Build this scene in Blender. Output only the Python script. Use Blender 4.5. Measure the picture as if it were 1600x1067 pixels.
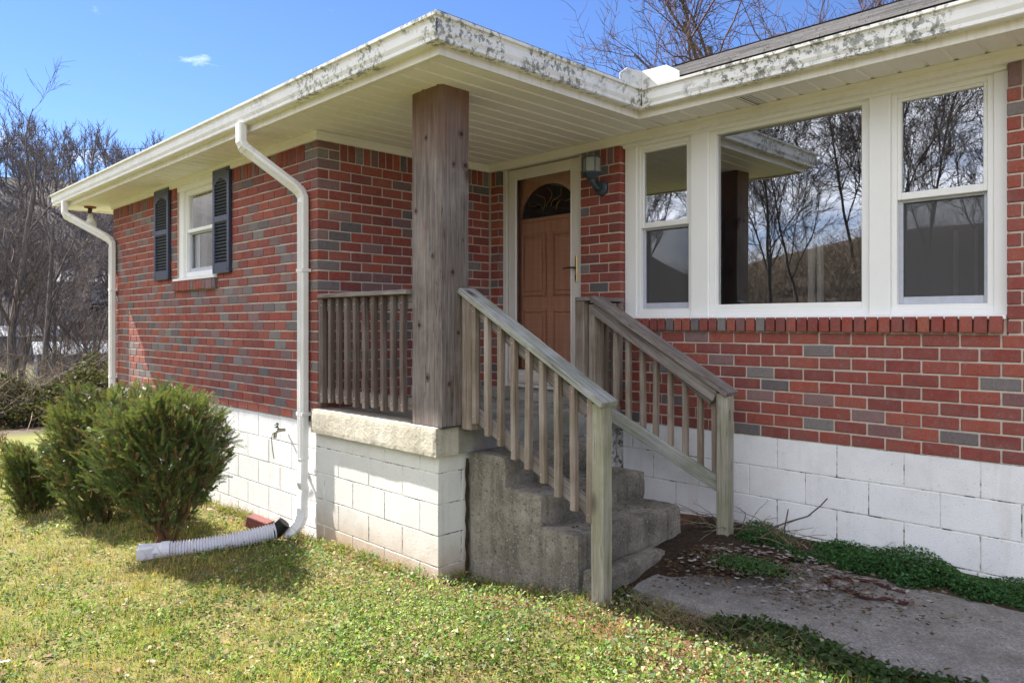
import bpy, math, random
import numpy as np
from mathutils import Vector, Matrix, noise as mnoise

for o in list(bpy.data.objects):
    bpy.data.objects.remove(o)
SC = bpy.context.scene
COL = SC.collection

# ------------------------------------------------------------------ camera, sky, sun, exposure
CZ = 1.654
YAW = math.radians(45.486)
cam_d = bpy.data.cameras.new("camera")
cam_d.sensor_width = 36.0
cam_d.lens = 26.085
cam_d.shift_y = -0.0173
cam_d.clip_start = 0.05
cam_d.clip_end = 2000
cam = bpy.data.objects.new("camera", cam_d)
cam.location = (0, 0, CZ)
cam.rotation_euler = (math.pi / 2, 0, YAW)
COL.objects.link(cam)
SC.camera = cam

S = Vector((-1.077, -0.20, 1.0)).normalized()       # towards the sun
W = bpy.data.worlds.new("World")
SC.world = W
W.use_nodes = True
wn = W.node_tree
wn.nodes.clear()
w_out = wn.nodes.new("ShaderNodeOutputWorld")
w_bg = wn.nodes.new("ShaderNodeBackground")
w_sky = wn.nodes.new("ShaderNodeTexSky")
w_sky.sky_type = 'NISHITA'
w_sky.sun_disc = False
w_sky.sun_elevation = math.asin(S.z)
w_sky.sun_rotation = math.atan2(S.x, S.y)
w_sky.air_density = 1.0
w_sky.dust_density = 0.0
w_sky.ozone_density = 3.0
w_bg.inputs[1].default_value = 0.05
# a few thin wisps of cloud, laid on the sky by direction
w_tc = wn.nodes.new("ShaderNodeTexCoord")
w_map = wn.nodes.new("ShaderNodeMapping")
w_map.inputs['Scale'].default_value = (2.6, 2.6, 7.5)
w_no = wn.nodes.new("ShaderNodeTexNoise")
w_no.inputs['Scale'].default_value = 1.7
w_no.inputs['Detail'].default_value = 9
w_no.inputs['Roughness'].default_value = 0.62
w_rp = wn.nodes.new("ShaderNodeValToRGB")
w_rp.color_ramp.elements[0].position = 0.61
w_rp.color_ramp.elements[0].color = (0, 0, 0, 1)
w_rp.color_ramp.elements[1].position = 0.84
w_rp.color_ramp.elements[1].color = (0.75, 0.75, 0.75, 1)
w_mx = wn.nodes.new("ShaderNodeMix")
w_mx.data_type = 'RGBA'
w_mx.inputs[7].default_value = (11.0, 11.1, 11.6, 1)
wn.links.new(w_tc.outputs['Generated'], w_map.inputs[0])
wn.links.new(w_map.outputs[0], w_no.inputs['Vector'])
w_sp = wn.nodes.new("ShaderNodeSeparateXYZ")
w_mr = wn.nodes.new("ShaderNodeMapRange")          # cloud mirrored in the panes, thickened behind the camera to lift the shade
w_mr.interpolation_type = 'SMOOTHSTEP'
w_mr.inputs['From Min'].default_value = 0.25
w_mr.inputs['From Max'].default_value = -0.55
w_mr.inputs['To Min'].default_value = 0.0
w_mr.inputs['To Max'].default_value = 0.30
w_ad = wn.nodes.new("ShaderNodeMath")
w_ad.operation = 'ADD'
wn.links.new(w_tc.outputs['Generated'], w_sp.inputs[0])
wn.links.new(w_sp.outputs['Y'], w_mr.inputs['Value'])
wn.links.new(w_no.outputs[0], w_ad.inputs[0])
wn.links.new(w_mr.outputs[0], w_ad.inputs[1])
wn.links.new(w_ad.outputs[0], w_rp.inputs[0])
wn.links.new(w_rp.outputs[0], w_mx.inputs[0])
w_hs = wn.nodes.new("ShaderNodeHueSaturation")
w_hs.inputs['Saturation'].default_value = 1.0
wn.links.new(w_sky.outputs[0], w_hs.inputs['Color'])
w_gr = wn.nodes.new("ShaderNodeMix")
w_gr.data_type = 'RGBA'
w_gr.blend_type = 'MULTIPLY'
w_gr.inputs[0].default_value = 1.0
w_gr.inputs[7].default_value = (0.40, 0.47, 0.65, 1)
wn.links.new(w_hs.outputs[0], w_gr.inputs[6])
wn.links.new(w_gr.outputs[2], w_mx.inputs[6])
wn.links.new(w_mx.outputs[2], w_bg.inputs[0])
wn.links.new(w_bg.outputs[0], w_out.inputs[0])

sun_d = bpy.data.lights.new("sun", 'SUN')
sun_d.energy = 3.45
sun_d.angle = math.radians(0.55)
sun_d.color = (1.0, 0.95, 0.87)
sun = bpy.data.objects.new("sun", sun_d)
sun.rotation_euler = (-S).to_track_quat('-Z', 'Y').to_euler()
sun.location = (-30, -6, 30)
COL.objects.link(sun)

SC.view_settings.view_transform = 'Standard'
SC.view_settings.look = 'None'
SC.view_settings.exposure = 2.6
SC.view_settings.gamma = 1.0
SC.view_settings.use_curve_mapping = False
SC.render.engine = 'CYCLES'
SC.cycles.max_bounces = 8
SC.cycles.diffuse_bounces = 4
SC.cycles.glossy_bounces = 4
SC.cycles.transparent_max_bounces = 12
SC.cycles.use_denoising = True
SC.cycles.sample_clamp_indirect = 6

# ------------------------------------------------------------------ measures
XW, YW, YF = -5.049, 4.677, 2.894          # wing side wall, main wall, wing front wall
ZB = 0.90                                   # bottom of the brickwork
CR, BL, BJ = 0.0775, 0.197, 0.0105          # course, brick pitch, joint
SOF = 3.115                                 # soffit underside
XL = -9.93                                  # far end of the wing
XR = 5.2                                    # right end of the house
RNG = random.Random(5)
NP = np.random.default_rng(11)

# ------------------------------------------------------------------ object helpers
def link(o, parent=None):
    COL.objects.link(o)
    if parent is not None:
        o.parent = parent
        # parents are plain empties or meshes; keep world coordinates
        o.matrix_parent_inverse = Matrix.Identity(4)
    return o

def thing(name, label, cat, loc=(0, 0, 0), group=None):
    o = bpy.data.objects.new(name, None)
    o.empty_display_size = 0.1
    o.location = loc
    o['label'] = label
    o['category'] = cat
    if group:
        o['group'] = group
    COL.objects.link(o)
    return o

def tag(o, label, cat, group=None):
    o['label'] = label
    o['category'] = cat
    if group:
        o['group'] = group
    return o

def adopt(o, parent):
    """parent o to parent, o being given in world coordinates"""
    o.parent = parent
    inv = Matrix.Identity(4)
    p = parent
    m = Matrix.Identity(4)
    chain = []
    while p is not None:
        chain.append(p)
        p = p.parent
    for q in reversed(chain):
        m = m @ q.matrix_parent_inverse @ q.matrix_basis
    o.matrix_parent_inverse = m.inverted()
    return o

class MB:
    """collects polygons, with a material index and a colour for each"""
    def __init__(self):
        self.v, self.f, self.m, self.c = [], [], [], []
    def poly(self, pts, mi=0, col=None):
        n = len(self.v)
        self.v += [tuple(p) for p in pts]
        self.f.append(tuple(range(n, n + len(pts))))
        self.m.append(mi)
        self.c.append(col)
    def faces(self, verts, faces, mi=0, col=None):
        n = len(self.v)
        self.v += [tuple(p) for p in verts]
        for f in faces:
            self.f.append(tuple(i + n for i in f))
            self.m.append(mi)
            self.c.append(col)
    def box(self, x0, x1, y0, y1, z0, z1, mi=0, col=None, M=None):
        vs = [Vector((x, y, z)) for z in (z0, z1) for y in (y0, y1) for x in (x0, x1)]
        if M is not None:
            vs = [M @ v for v in vs]
        self.faces(vs, [(0, 2, 3, 1), (4, 5, 7, 6), (0, 1, 5, 4), (2, 6, 7, 3), (0, 4, 6, 2), (1, 3, 7, 5)], mi, col)
    def cbox(self, x0, x1, y0, y1, z0, z1, b, mi=0, col=None, M=None):
        """box with all its edges chamfered by b"""
        b = min(b, (x1 - x0) * .45, (y1 - y0) * .45, (z1 - z0) * .45)
        def rect(ax, val, lo, hi):
            r = []
            for s, t in ((0, 0), (1, 0), (1, 1), (0, 1)):
                p = [0, 0, 0]
                p[ax] = val
                a1, a2 = [k for k in range(3) if k != ax]
                p[a1] = hi[a1] if s else lo[a1]
                p[a2] = hi[a2] if t else lo[a2]
                r.append(p)
            return r
        lo, hi = (x0, y0, z0), (x1, y1, z1)
        li, hi_ = [a + b for a in lo], [a - b for a in hi]
        V = []
        R = {}
        for ax in range(3):
            for side, val in ((0, lo[ax]), (1, hi[ax])):
                R[ax, side] = len(V)
                V += rect(ax, val, li, hi_)
        F = []
        for ax in range(3):
            for side in (0, 1):
                i = R[ax, side]
                q = (i, i + 1, i + 2, i + 3)
                flip = (side == 0) ^ (ax == 1)
                F.append(q[::-1] if flip else q)
        # corner index in rect: (s,t) -> order
        idx = {(0, 0): 0, (1, 0): 1, (1, 1): 2, (0, 1): 3}
        def vid(ax, c):
            a1, a2 = [k for k in range(3) if k != ax]
            return R[ax, c[ax]] + idx[(c[a1], c[a2])]
        cen = Vector(((x0 + x1) / 2, (y0 + y1) / 2, (z0 + z1) / 2))
        def add(q):
            ps = [Vector(V[i]) for i in q]
            nn = (ps[1] - ps[0]).cross(ps[2] - ps[0])
            F.append(q if nn.dot(ps[0] - cen) > 0 else q[::-1])
        for ax in range(3):
            a1, a2 = [k for k in range(3) if k != ax]
            for s in (0, 1):
                for t in (0, 1):
                    c0 = [0, 0, 0]; c0[a1] = s; c0[a2] = t
                    c1 = list(c0); c1[ax] = 1
                    add((vid(a1, c0), vid(a1, c1), vid(a2, c1), vid(a2, c0)))
        for c in [(i, j, k) for i in (0, 1) for j in (0, 1) for k in (0, 1)]:
            add((vid(0, c), vid(1, c), vid(2, c)))
        if M is not None:
            V = [M @ Vector(p) for p in V]
        self.faces(V, F, mi, col)
    def prism(self, prof, axis, a0, a1, mi=0, col=None, cap=True):
        """closed outline prof (2-D points) swept along axis from a0 to a1"""
        def P(p, a):
            if axis == 'x': return (a, p[0], p[1])
            if axis == 'y': return (p[0], a, p[1])
            return (p[0], p[1], a)
        n = len(prof)
        V = [P(p, a0) for p in prof] + [P(p, a1) for p in prof]
        F = [(i, (i + 1) % n, n + (i + 1) % n, n + i) for i in range(n)]
        if cap:
            F += [tuple(range(n))[::-1], tuple(range(n, 2 * n))]
        self.faces(V, F, mi, col)
    def tube(self, pts, rad, sides=8, mi=0, col=None, cap=True):
        v, f = tube_arrays(np.array(pts, float), np.array(rad, float) if np.ndim(rad) else np.full(len(pts), rad), sides)
        fs = [tuple(q) for q in f]
        n = len(pts)
        if cap:
            fs += [tuple(range(sides))[::-1], tuple(range((n - 1) * sides, n * sides))]
        self.faces(v, fs, mi, col)
    def rtube(self, pts, w, h, up=(0, 0, 1), mi=0, col=None):
        """rectangular section swept along pts; w across, h along the 'up' hint"""
        rings = []
        for i, p in enumerate(pts):
            p = Vector(p)
            a = Vector(pts[max(i - 1, 0)]); b = Vector(pts[min(i + 1, len(pts) - 1)])
            t = (b - a).normalized()
            u = Vector(up)
            s = t.cross(u).normalized()
            n = s.cross(t).normalized()
            k = min(w, h) * .18
            sec = [(-w/2+k, -h/2), (w/2-k, -h/2), (w/2, -h/2+k), (w/2, h/2-k), (w/2-k, h/2), (-w/2+k, h/2), (-w/2, h/2-k), (-w/2, -h/2+k)]
            rings.append([p + s * x + n * y for x, y in sec])
        V = [v for r in rings for v in r]
        F = []
        for i in range(len(rings) - 1):
            for j in range(8):
                F.append((i*8+j, i*8+(j+1) % 8, (i+1)*8+(j+1) % 8, (i+1)*8+j))
        F += [tuple(range(8))[::-1], tuple(range(len(V)-8, len(V)))]
        self.faces(V, F, mi, col)
    def mesh(self, name, mats):
        me = bpy.data.meshes.new(name)
        me.from_pydata(self.v, [], self.f)
        for m in (mats if isinstance(mats, (list, tuple)) else [mats]):
            me.materials.append(m)
        if any(self.m):
            me.polygons.foreach_set('material_index', self.m)
        if any(c is not None for c in self.c):
            at = me.attributes.new('Col', 'FLOAT_COLOR', 'CORNER')
            buf = []
            for f, c in zip(self.f, self.c):
                c = c or (1, 1, 1)
                buf += [c[0], c[1], c[2], 1.0] * len(f)
            at.data.foreach_set('color', buf)
        me.update()
        return me
    def build(self, name, mats, parent=None, smooth=False):
        o = bpy.data.objects.new(name, self.mesh(name, mats))
        COL.objects.link(o)
        if smooth:
            o.data.polygons.foreach_set('use_smooth', [True] * len(o.data.polygons))
        if parent is not None:
            adopt(o, parent)
        return o

def tube_arrays(P, R, sides):
    n = len(P)
    T = np.gradient(P, axis=0)
    T /= np.linalg.norm(T, axis=1, keepdims=True) + 1e-9
    ref = np.array([0.31, 0.17, 0.93])
    U = np.cross(T, ref)
    U /= np.linalg.norm(U, axis=1, keepdims=True) + 1e-9
    V = np.cross(T, U)
    a = np.arange(sides) * 2 * np.pi / sides
    ring = P[:, None, :] + R[:, None, None] * (np.cos(a)[None, :, None] * U[:, None, :] + np.sin(a)[None, :, None] * V[:, None, :])
    i = np.arange(n - 1)[:, None] * sides
    j = np.arange(sides)[None, :]
    k = (np.arange(sides) + 1) % sides
    F = np.stack([i + j, i + k[None, :], i + sides + k[None, :], i + sides + j], -1).reshape(-1, 4)
    return ring.reshape(-1, 3), F

def np_mesh(name, V, F, mats, col=None, smooth=False, mi=None):
    """V (n,3), F (m,k) with k fixed, col (n,3) per vertex"""
    me = bpy.data.meshes.new(name)
    V = np.ascontiguousarray(V, np.float32); F = np.ascontiguousarray(F, np.int32)
    m, k = F.shape
    me.vertices.add(len(V)); me.vertices.foreach_set('co', V.ravel())
    me.loops.add(m * k); me.loops.foreach_set('vertex_index', F.ravel())
    me.polygons.add(m)
    me.polygons.foreach_set('loop_start', np.arange(m, dtype=np.int32) * k)
    me.polygons.foreach_set('loop_total', np.full(m, k, np.int32))
    for x in (mats if isinstance(mats, (list, tuple)) else [mats]):
        me.materials.append(x)
    if mi is not None:
        me.polygons.foreach_set('material_index', np.ascontiguousarray(mi, np.int32))
    if smooth:
        me.polygons.foreach_set('use_smooth', np.ones(m, bool))
    me.update(calc_edges=True)
    if col is not None:
        at = me.attributes.new('Col', 'FLOAT_COLOR', 'POINT')
        c = np.ones((len(V), 4), np.float32); c[:, :3] = col
        at.data.foreach_set('color', c.ravel())
    me.validate(verbose=False)
    return me

def np_obj(name, V, F, mats, parent=None, **kw):
    o = bpy.data.objects.new(name, np_mesh(name, V, F, mats, **kw))
    COL.objects.link(o)
    if parent is not None:
        adopt(o, parent)
    return o

# ------------------------------------------------------------------ material helpers
class Mat:
    def __init__(self, name, rough=0.7, spec=0.3):
        self.m = bpy.data.materials.new(name)
        self.m.use_nodes = True
        self.t = self.m.node_tree
        self.b = self.t.nodes['Principled BSDF']
        self.b.inputs['Roughness'].default_value = rough
        self.b.inputs['Specular IOR Level'].default_value = spec
        self._tc = None
        self.h = None
    def n(self, kind, **kw):
        x = self.t.nodes.new('ShaderNode' + kind)
        for k, v in kw.items():
            setattr(x, k, v)
        return x
    def l(self, a, b):
        self.t.links.new(a, b)
    def tc(self, which='Object'):
        if self._tc is None:
            self._tc = self.n('TexCoord')
        return self._tc.outputs[which]
    def world(self):
        return self.n('NewGeometry').outputs['Position']
    def mapping(self, src, scale=(1, 1, 1), loc=None, rot=None):
        x = self.n('Mapping')
        x.inputs['Scale'].default_value = scale
        if rot: x.inputs['Rotation'].default_value = rot
        if loc is not None:
            if isinstance(loc, (tuple, list)): x.inputs['Location'].default_value = loc
            else: self.l(loc, x.inputs['Location'])
        self.l(src, x.inputs[0])
        return x.outputs[0]
    def noise(self, vec, scale, detail=4, rough=.55, dist=0.0):
        x = self.n('TexNoise')
        x.inputs['Scale'].default_value = scale
        x.inputs['Detail'].default_value = detail
        x.inputs['Roughness'].default_value = rough
        x.inputs['Distortion'].default_value = dist
        self.l(vec, x.inputs['Vector'])
        return x.outputs[0]
    def voro(self, vec, scale, feature='F1', out='Distance', rnd=1.0):
        x = self.n('TexVoronoi', feature=feature)
        x.inputs['Scale'].default_value = scale
        x.inputs['Randomness'].default_value = rnd
        self.l(vec, x.inputs['Vector'])
        return x.outputs[out]
    def ramp(self, f, stops):
        x = self.n('ValToRGB')
        cr = x.color_ramp
        while len(cr.elements) < len(stops): cr.elements.new(0.5)
        for e, (p, c) in zip(cr.elements, stops):
            e.position = p
            if not isinstance(c, (tuple, list)): c = (c, c, c)
            e.color = (*c, 1)
        self.l(f, x.inputs[0])
        return x.outputs[0]
    def mix(self, fac, a, b, mode='MIX'):
        x = self.n('Mix', data_type='RGBA', blend_type=mode)
        for s, v in ((0, fac), (6, a), (7, b)):
            if isinstance(v, (int, float)):
                x.inputs[s].default_value = v if s == 0 else (v, v, v, 1)
            elif isinstance(v, (tuple, list)):
                x.inputs[s].default_value = (*v[:3], 1)
            else:
                self.l(v, x.inputs[s])
        return x.outputs[2]
    def math(self, op, a, b=None, clamp=False):
        x = self.n('Math', operation=op, use_clamp=clamp)
        for s, v in ((0, a), (1, b)):
            if v is None: continue
            if isinstance(v, (int, float)): x.inputs[s].default_value = v
            else: self.l(v, x.inputs[s])
        return x.outputs[0]
    def sep(self, vec):
        x = self.n('SeparateXYZ'); self.l(vec, x.inputs[0]); return x.outputs
    def attr(self, name='Col'):
        x = self.n('Attribute'); x.attribute_name = name; return x.outputs['Color']
    def rand(self):
        return self.n('ObjectInfo').outputs['Random']
    def color(self, c):
        if isinstance(c, (tuple, list)): self.b.inputs['Base Color'].default_value = (*c[:3], 1)
        else: self.l(c, self.b.inputs['Base Color'])
        return self
    def rough(self, r):
        self.l(r, self.b.inputs['Roughness']); return self
    def bump(self, h, strength=.3, dist=.01):
        x = self.n('Bump')
        x.inputs['Strength'].default_value = strength
        x.inputs['Distance'].default_value = dist
        self.l(h, x.inputs['Height'])
        if self.h is not None: self.l(self.h, x.inputs['Normal'])
        self.h = x.outputs[0]
        self.l(self.h, self.b.inputs['Normal'])
        return self

# ------------------------------------------------------------------ materials
def mk_brick():
    k = Mat('brick', .82, .25)
    P = k.world()
    base = k.attr()
    blot = k.noise(P, 9, 3)
    c = k.mix(k.ramp(blot, [(.35, 0.0), (.75, .38)]), base, (.20, .14, .13))
    patch = k.noise(P, 26, 4, .65)
    c = k.mix(k.ramp(patch, [(.50, 0), (.70, .42)]), c, k.mix(.5, base, (.30, .21, .19)))
    c = k.mix(k.ramp(k.noise(P, 17, 4, .7), [(.28, .45), (.45, 0)]), c, k.mix(.65, base, (.05, .025, .025)))
    edge = k.noise(P, 75, 4, .75)
    c = k.mix(k.ramp(edge, [(.30, .75), (.38, 0)]), c, (.045, .03, .03))
    c = k.mix(k.ramp(k.noise(P, 48, 5, .8), [(.60, 0), (.68, .5)]), c, (.33, .27, .235))
    fine = k.noise(k.mapping(P, (1, 1, .18)), 260, 2, .6)
    c = k.mix(k.ramp(fine, [(.35, .30), (.62, 0)]), c, (.05, .03, .03))
    lime = k.noise(P, 38, 5, .7)
    c = k.mix(k.ramp(lime, [(.66, 0), (.74, .35)]), c, (.42, .36, .32))
    k.color(c)
    k.bump(fine, .35, .004).bump(k.noise(P, 60, 4), .25, .004)
    return k.m
M_BRICK = mk_brick()

def mk_mortar():
    k = Mat('mortar', .95, .1)
    P = k.world()
    k.color(k.ramp(k.noise(P, 22, 6, .7), [(.25, (.37, .325, .275)), (.5, (.51, .455, .39)), (.8, (.60, .545, .47))]))
    k.bump(k.noise(P, 120, 4), .5, .004)
    return k.m
M_MORTAR = mk_mortar()

def mk_block(name, splash, tint):
    k = Mat(name, .75, .25)
    P = k.world()
    pits = k.voro(P, 70)
    pn = k.noise(P, 130, 4, .65)
    base = k.ramp(k.noise(P, 3.2, 6, .65), [(.25, tuple(t * .86 for t in tint)), (.55, tint), (.85, tuple(min(.86, t * 1.04) for t in tint))])
    c = k.mix(k.ramp(pn, [(.62, 0), (.69, .8)]), base, (.20, .19, .18))
    c = k.mix(k.ramp(k.noise(P, 55, 5, .8), [(.64, 0), (.69, .7)]), c, (.16, .15, .14))
    run = k.noise(k.mapping(P, (11, 11, 1.1)), 1.0, 5, .65)
    c = k.mix(k.ramp(run, [(.52, 0), (.76, .35)]), c, (.47, .44, .38))
    c = k.mix(k.ramp(k.noise(P, 6.0, 6, .75), [(.6, 0), (.78, .30)]), c, (.42, .41, .42))
    z = k.sep(P)[2]
    zn = k.math('ADD', z, k.math('MULTIPLY', k.noise(P, 7, 5, .7), -.26))
    f = k.ramp(k.math('MULTIPLY', k.math('SUBTRACT', zn, splash - .2), 3.0, True), [(.0, .8), (.6, .18), (.95, 0)])
    c = k.mix(f, c, (.40, .27, .16))
    k.color(c)
    k.bump(k.noise(P, 95, 5, .7), .45, .006).bump(k.ramp(pits, [(0, 0), (.22, 1)]), .12, .006)
    return k.m
M_BLOCK = mk_block('painted_block', .14, (.66, .65, .615))
M_BLOCKM = mk_block('painted_block_main', -.5, (.78, .78, .785))

def mk_joint():
    k = Mat('block_joint', .9, .1)
    P = k.world()
    k.color(k.ramp(k.noise(P, 11, 6, .75), [(.40, (.12, .11, .10)), (.50, (.58, .57, .54)), (.65, (.72, .71, .68))]))
    k.bump(k.noise(P, 90, 4), .5, .005)
    return k.m
M_JOINT = mk_joint()

def mk_concrete(name, cols, speck=.5, moss=0.0):
    k = Mat(name, .9, .2)
    P = k.world()
    big = k.noise(P, 2.4, 6, .65, .4)
    c = k.ramp(big, [(.28, cols[0]), (.5, cols[1]), (.72, cols[2])])
    streak = k.noise(k.mapping(P, (9, 9, .9)), 1.6, 5, .6)
    c = k.mix(k.ramp(streak, [(.48, 0), (.7, .55)]), c, cols[0])
    sp = k.noise(P, 75, 3, .75)
    c = k.mix(k.ramp(sp, [(.58, 0), (.66, speck)]), c, (.50, .48, .44))
    dk = k.noise(P, 48, 4, .7)
    c = k.mix(k.ramp(dk, [(.32, speck), (.44, 0)]), c, (.05, .045, .04))
    if moss:
        mo = k.noise(P, 1.5, 4, .6)
        c = k.mix(k.ramp(mo, [(.42, 0), (.62, moss)]), c, (.10, .12, .055))
    k.color(c)
    k.bump(k.noise(P, 60, 6, .8), .9, .02).bump(k.noise(P, 16, 5, .7), .5, .03)
    return k.m
M_STEP = mk_concrete('old_concrete', ((.075, .066, .058), (.27, .24, .20), (.48, .435, .37)), .8, .12)
M_SLAB = mk_concrete('slab_concrete', ((.40, .36, .29), (.60, .55, .45), (.70, .66, .56)), .25)
M_FLOOR = mk_concrete('floor_concrete', ((.28, .275, .26), (.40, .385, .36), (.47, .455, .42)), .25, .6)

def mk_walk():
    k = Mat('aggregate_concrete', .9, .2)
    P = k.world()
    v = k.voro(P, 130, out='Color')
    s = k.sep(v)[0]
    c = k.ramp(s, [(.1, (.17, .16, .148)), (.5, (.225, .213, .20)), (.85, (.27, .258, .243)), (1, (.34, .327, .31))])
    b = k.noise(P, 1.8, 6, .7)
    c = k.mix(k.ramp(b, [(.35, .5), (.6, 0)]), c, (.16, .145, .135))
    c = k.mix(k.ramp(k.noise(P, 5, 6, .75), [(.45, 0), (.66, .65)]), c, (.115, .105, .092))
    c = k.mix(k.ramp(k.noise(P, 9, 5, .7), [(.55, 0), (.72, .4)]), c, (.33, .315, .29))
    c = k.mix(k.ramp(k.noise(P, 40, 5, .8), [(.60, 0), (.68, .5)]), c, (.10, .09, .08))
    k.color(c)
    k.bump(k.voro(P, 95), .5, .006).bump(k.noise(P, 26, 5, .7), .4, .012)
    return k.m
M_WALK = mk_walk()

def mk_wood(name, dark, mid, light, green=0.0, top=None, knot=True, gscale=1.0):
    k = Mat(name, .85, .15)
    O = k.tc('Object')
    r = k.rand()
    off = k.n('CombineXYZ')
    k.l(k.math('MULTIPLY', r, 37.0), off.inputs[0]); k.l(k.math('MULTIPLY', r, 19.0), off.inputs[1]); k.l(k.math('MULTIPLY', r, 7.0), off.inputs[2])
    vec = k.mapping(O, (1, 1, 1), off.outputs[0])
    g = k.noise(k.mapping(vec, (38 * gscale, 38 * gscale, 1.6)), 1.0, 5, .6, 1.2)
    fine = k.noise(k.mapping(vec, (170, 170, 5)), 1.0, 3, .6)
    c = k.ramp(g, [(.28, dark), (.5, mid), (.72, light)])
    c = k.mix(k.ramp(fine, [(.38, .55), (.6, 0)]), c, dark)
    pat = k.noise(vec, 2.4, 4, .6)
    c = k.mix(k.ramp(pat, [(.45, 0), (.7, .45)]), c, tuple(x * 1.25 for x in light))
    c = k.mix(k.math('MULTIPLY', r, .35), c, tuple(x * .62 for x in mid))
    if green:
        c = k.mix(k.ramp(k.noise(vec, 3.1, 4, .6), [(.42, 0), (.62, green)]), c, (.14, .16, .065))
    if knot:
        vm = k.mapping(vec, (7.5, 7.5, 3.6))
        v = k.voro(vm, 1.0)
        have = k.ramp(k.sep(k.voro(vm, 1.0, out='Color'))[1], [(.52, 0), (.56, 1)])
        c = k.mix(k.math('MULTIPLY', have, k.ramp(v, [(.10, .95), (.17, .55), (.30, 0)])), c, (.05, .03, .022))
        crk = k.noise(k.mapping(vec, (26, 26, .75)), 1.0, 3, .5, .6)
        c = k.mix(k.ramp(k.math('ABSOLUTE', k.math('SUBTRACT', crk, .60)), [(.002, .85), (.009, 0)]), c, (.03, .022, .02))
    if top is not None:
        z = k.sep(O)[2]
        zz = k.math('ADD', z, k.math('MULTIPLY', k.noise(k.mapping(vec, (8, 8, 2)), 1, 4), .7))
        f = k.ramp(k.math('SUBTRACT', zz, top[0]), [(0.05, 0), (.75, .9)])
        c = k.mix(f, c, top[1])
        v2 = k.noise(k.mapping(vec, (14, 14, 3.0)), 1, 5, .7)
        c = k.mix(k.ramp(v2, [(.66, 0), (.72, .8)]), c, (.30, .105, .035))
    k.color(c)
    k.bump(g, .5, .006).bump(fine, .3, .003)
    return k.m
M_POST = mk_wood('post_wood', (.07, .054, .047), (.185, .152, .138), (.315, .285, .27), 0, (1.86, (.20, .105, .07)))
M_RAILW = mk_wood('weathered_rail', (.12, .115, .105), (.33, .325, .305), (.52, .53, .515), .45)
M_RAILD = mk_wood('weathered_rail_dark', (.085, .066, .062), (.215, .183, .172), (.345, .32, .305), .10)
M_PICK = mk_wood('weathered_picket', (.115, .085, .066), (.26, .205, .165), (.40, .35, .315), .12, knot=False)
M_PICKD = mk_wood('brown_picket', (.06, .043, .036), (.14, .102, .088), (.22, .185, .175), 0, knot=False)
M_NEWEL = mk_wood('newel_wood', (.15, .13, .10), (.35, .33, .26), (.47, .455, .385), .40)

def mk_paint(name, col, dirt=.25, dcol=(.36, .31, .22), lichen=0.0, rough=.45, streak=False):
    k = Mat(name, rough, .4)
    P = k.world()
    c = k.mix(k.ramp(k.noise(P, 3.0, 6, .7), [(.42, 0), (.75, dirt)]), col, dcol)
    c = k.mix(k.ramp(k.noise(P, 60, 3, .7), [(.66, 0), (.75, dirt)]), c, (.14, .12, .09))
    if streak:
        st = k.noise(k.mapping(P, (26, 26, 1.2)), 1.0, 4, .65)
        c = k.mix(k.ramp(st, [(.52, 0), (.75, .4)]), c, (.42, .34, .2))
    if lichen:
        big = k.noise(P, 2.6, 2, .5)
        cell = k.voro(P, 36)
        nn = k.noise(P, 24, 5, .75)
        f = k.math('MULTIPLY', k.ramp(nn, [(.505, 0), (.55, 1)]), k.ramp(big, [(.44, 0), (.54, 1)]))
        f2 = k.math('MULTIPLY', k.ramp(k.noise(P, 70, 3, .7), [(.64, 0), (.67, .9)]), k.ramp(big, [(.36, 0), (.5, 1)]))
        f = k.math('MAXIMUM', f, f2)
        xx = k.sep(P)[0]
        f = k.math('MULTIPLY', f, k.math('ADD', .12, k.math('MULTIPLY', k.math('ADD', xx, 5.4), .8, True), True))
        tone = k.ramp(k.noise(P, 40, 3), [(.3, (.13, .135, .12)), (.5, (.25, .26, .235)), (.7, (.36, .37, .34))])
        c = k.mix(k.math('MULTIPLY', f, lichen), c, tone)
    k.color(c)
    k.bump(k.noise(P, 14, 3), .05, .006)
    return k.m
M_GUTTER = mk_paint('gutter_white', (.78, .78, .775), .22, lichen=1.0)
M_GUTTERCLEAN = mk_paint('gutter_white_plain', (.80, .79, .74), .22)
M_FASCIA = mk_paint('fascia_cream', (.79, .775, .74), .28, streak=True)
M_TRIM = mk_paint('trim_cream', (.80, .785, .76), .18)
M_WHITE = mk_paint('window_white', (.80, .80, .79), .06, rough=.4)
M_SOFFIT = mk_paint('soffit_vinyl', (.80, .785, .80), .22, (.46, .43, .39), rough=.55)
M_DOWN = mk_paint('downspout_white', (.74, .735, .725), .25, rough=.4)
M_ALU = mk_paint('storm_door_frame', (.66, .63, .58), .15, rough=.4)
M_PIPE = mk_paint('drain_pipe_plastic', (.68, .67, .72), .28, (.38, .33, .33), rough=.5)
M_PAINTW = mk_paint('splash_guard_white', (.66, .66, .64), .2, lichen=.8)

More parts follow.
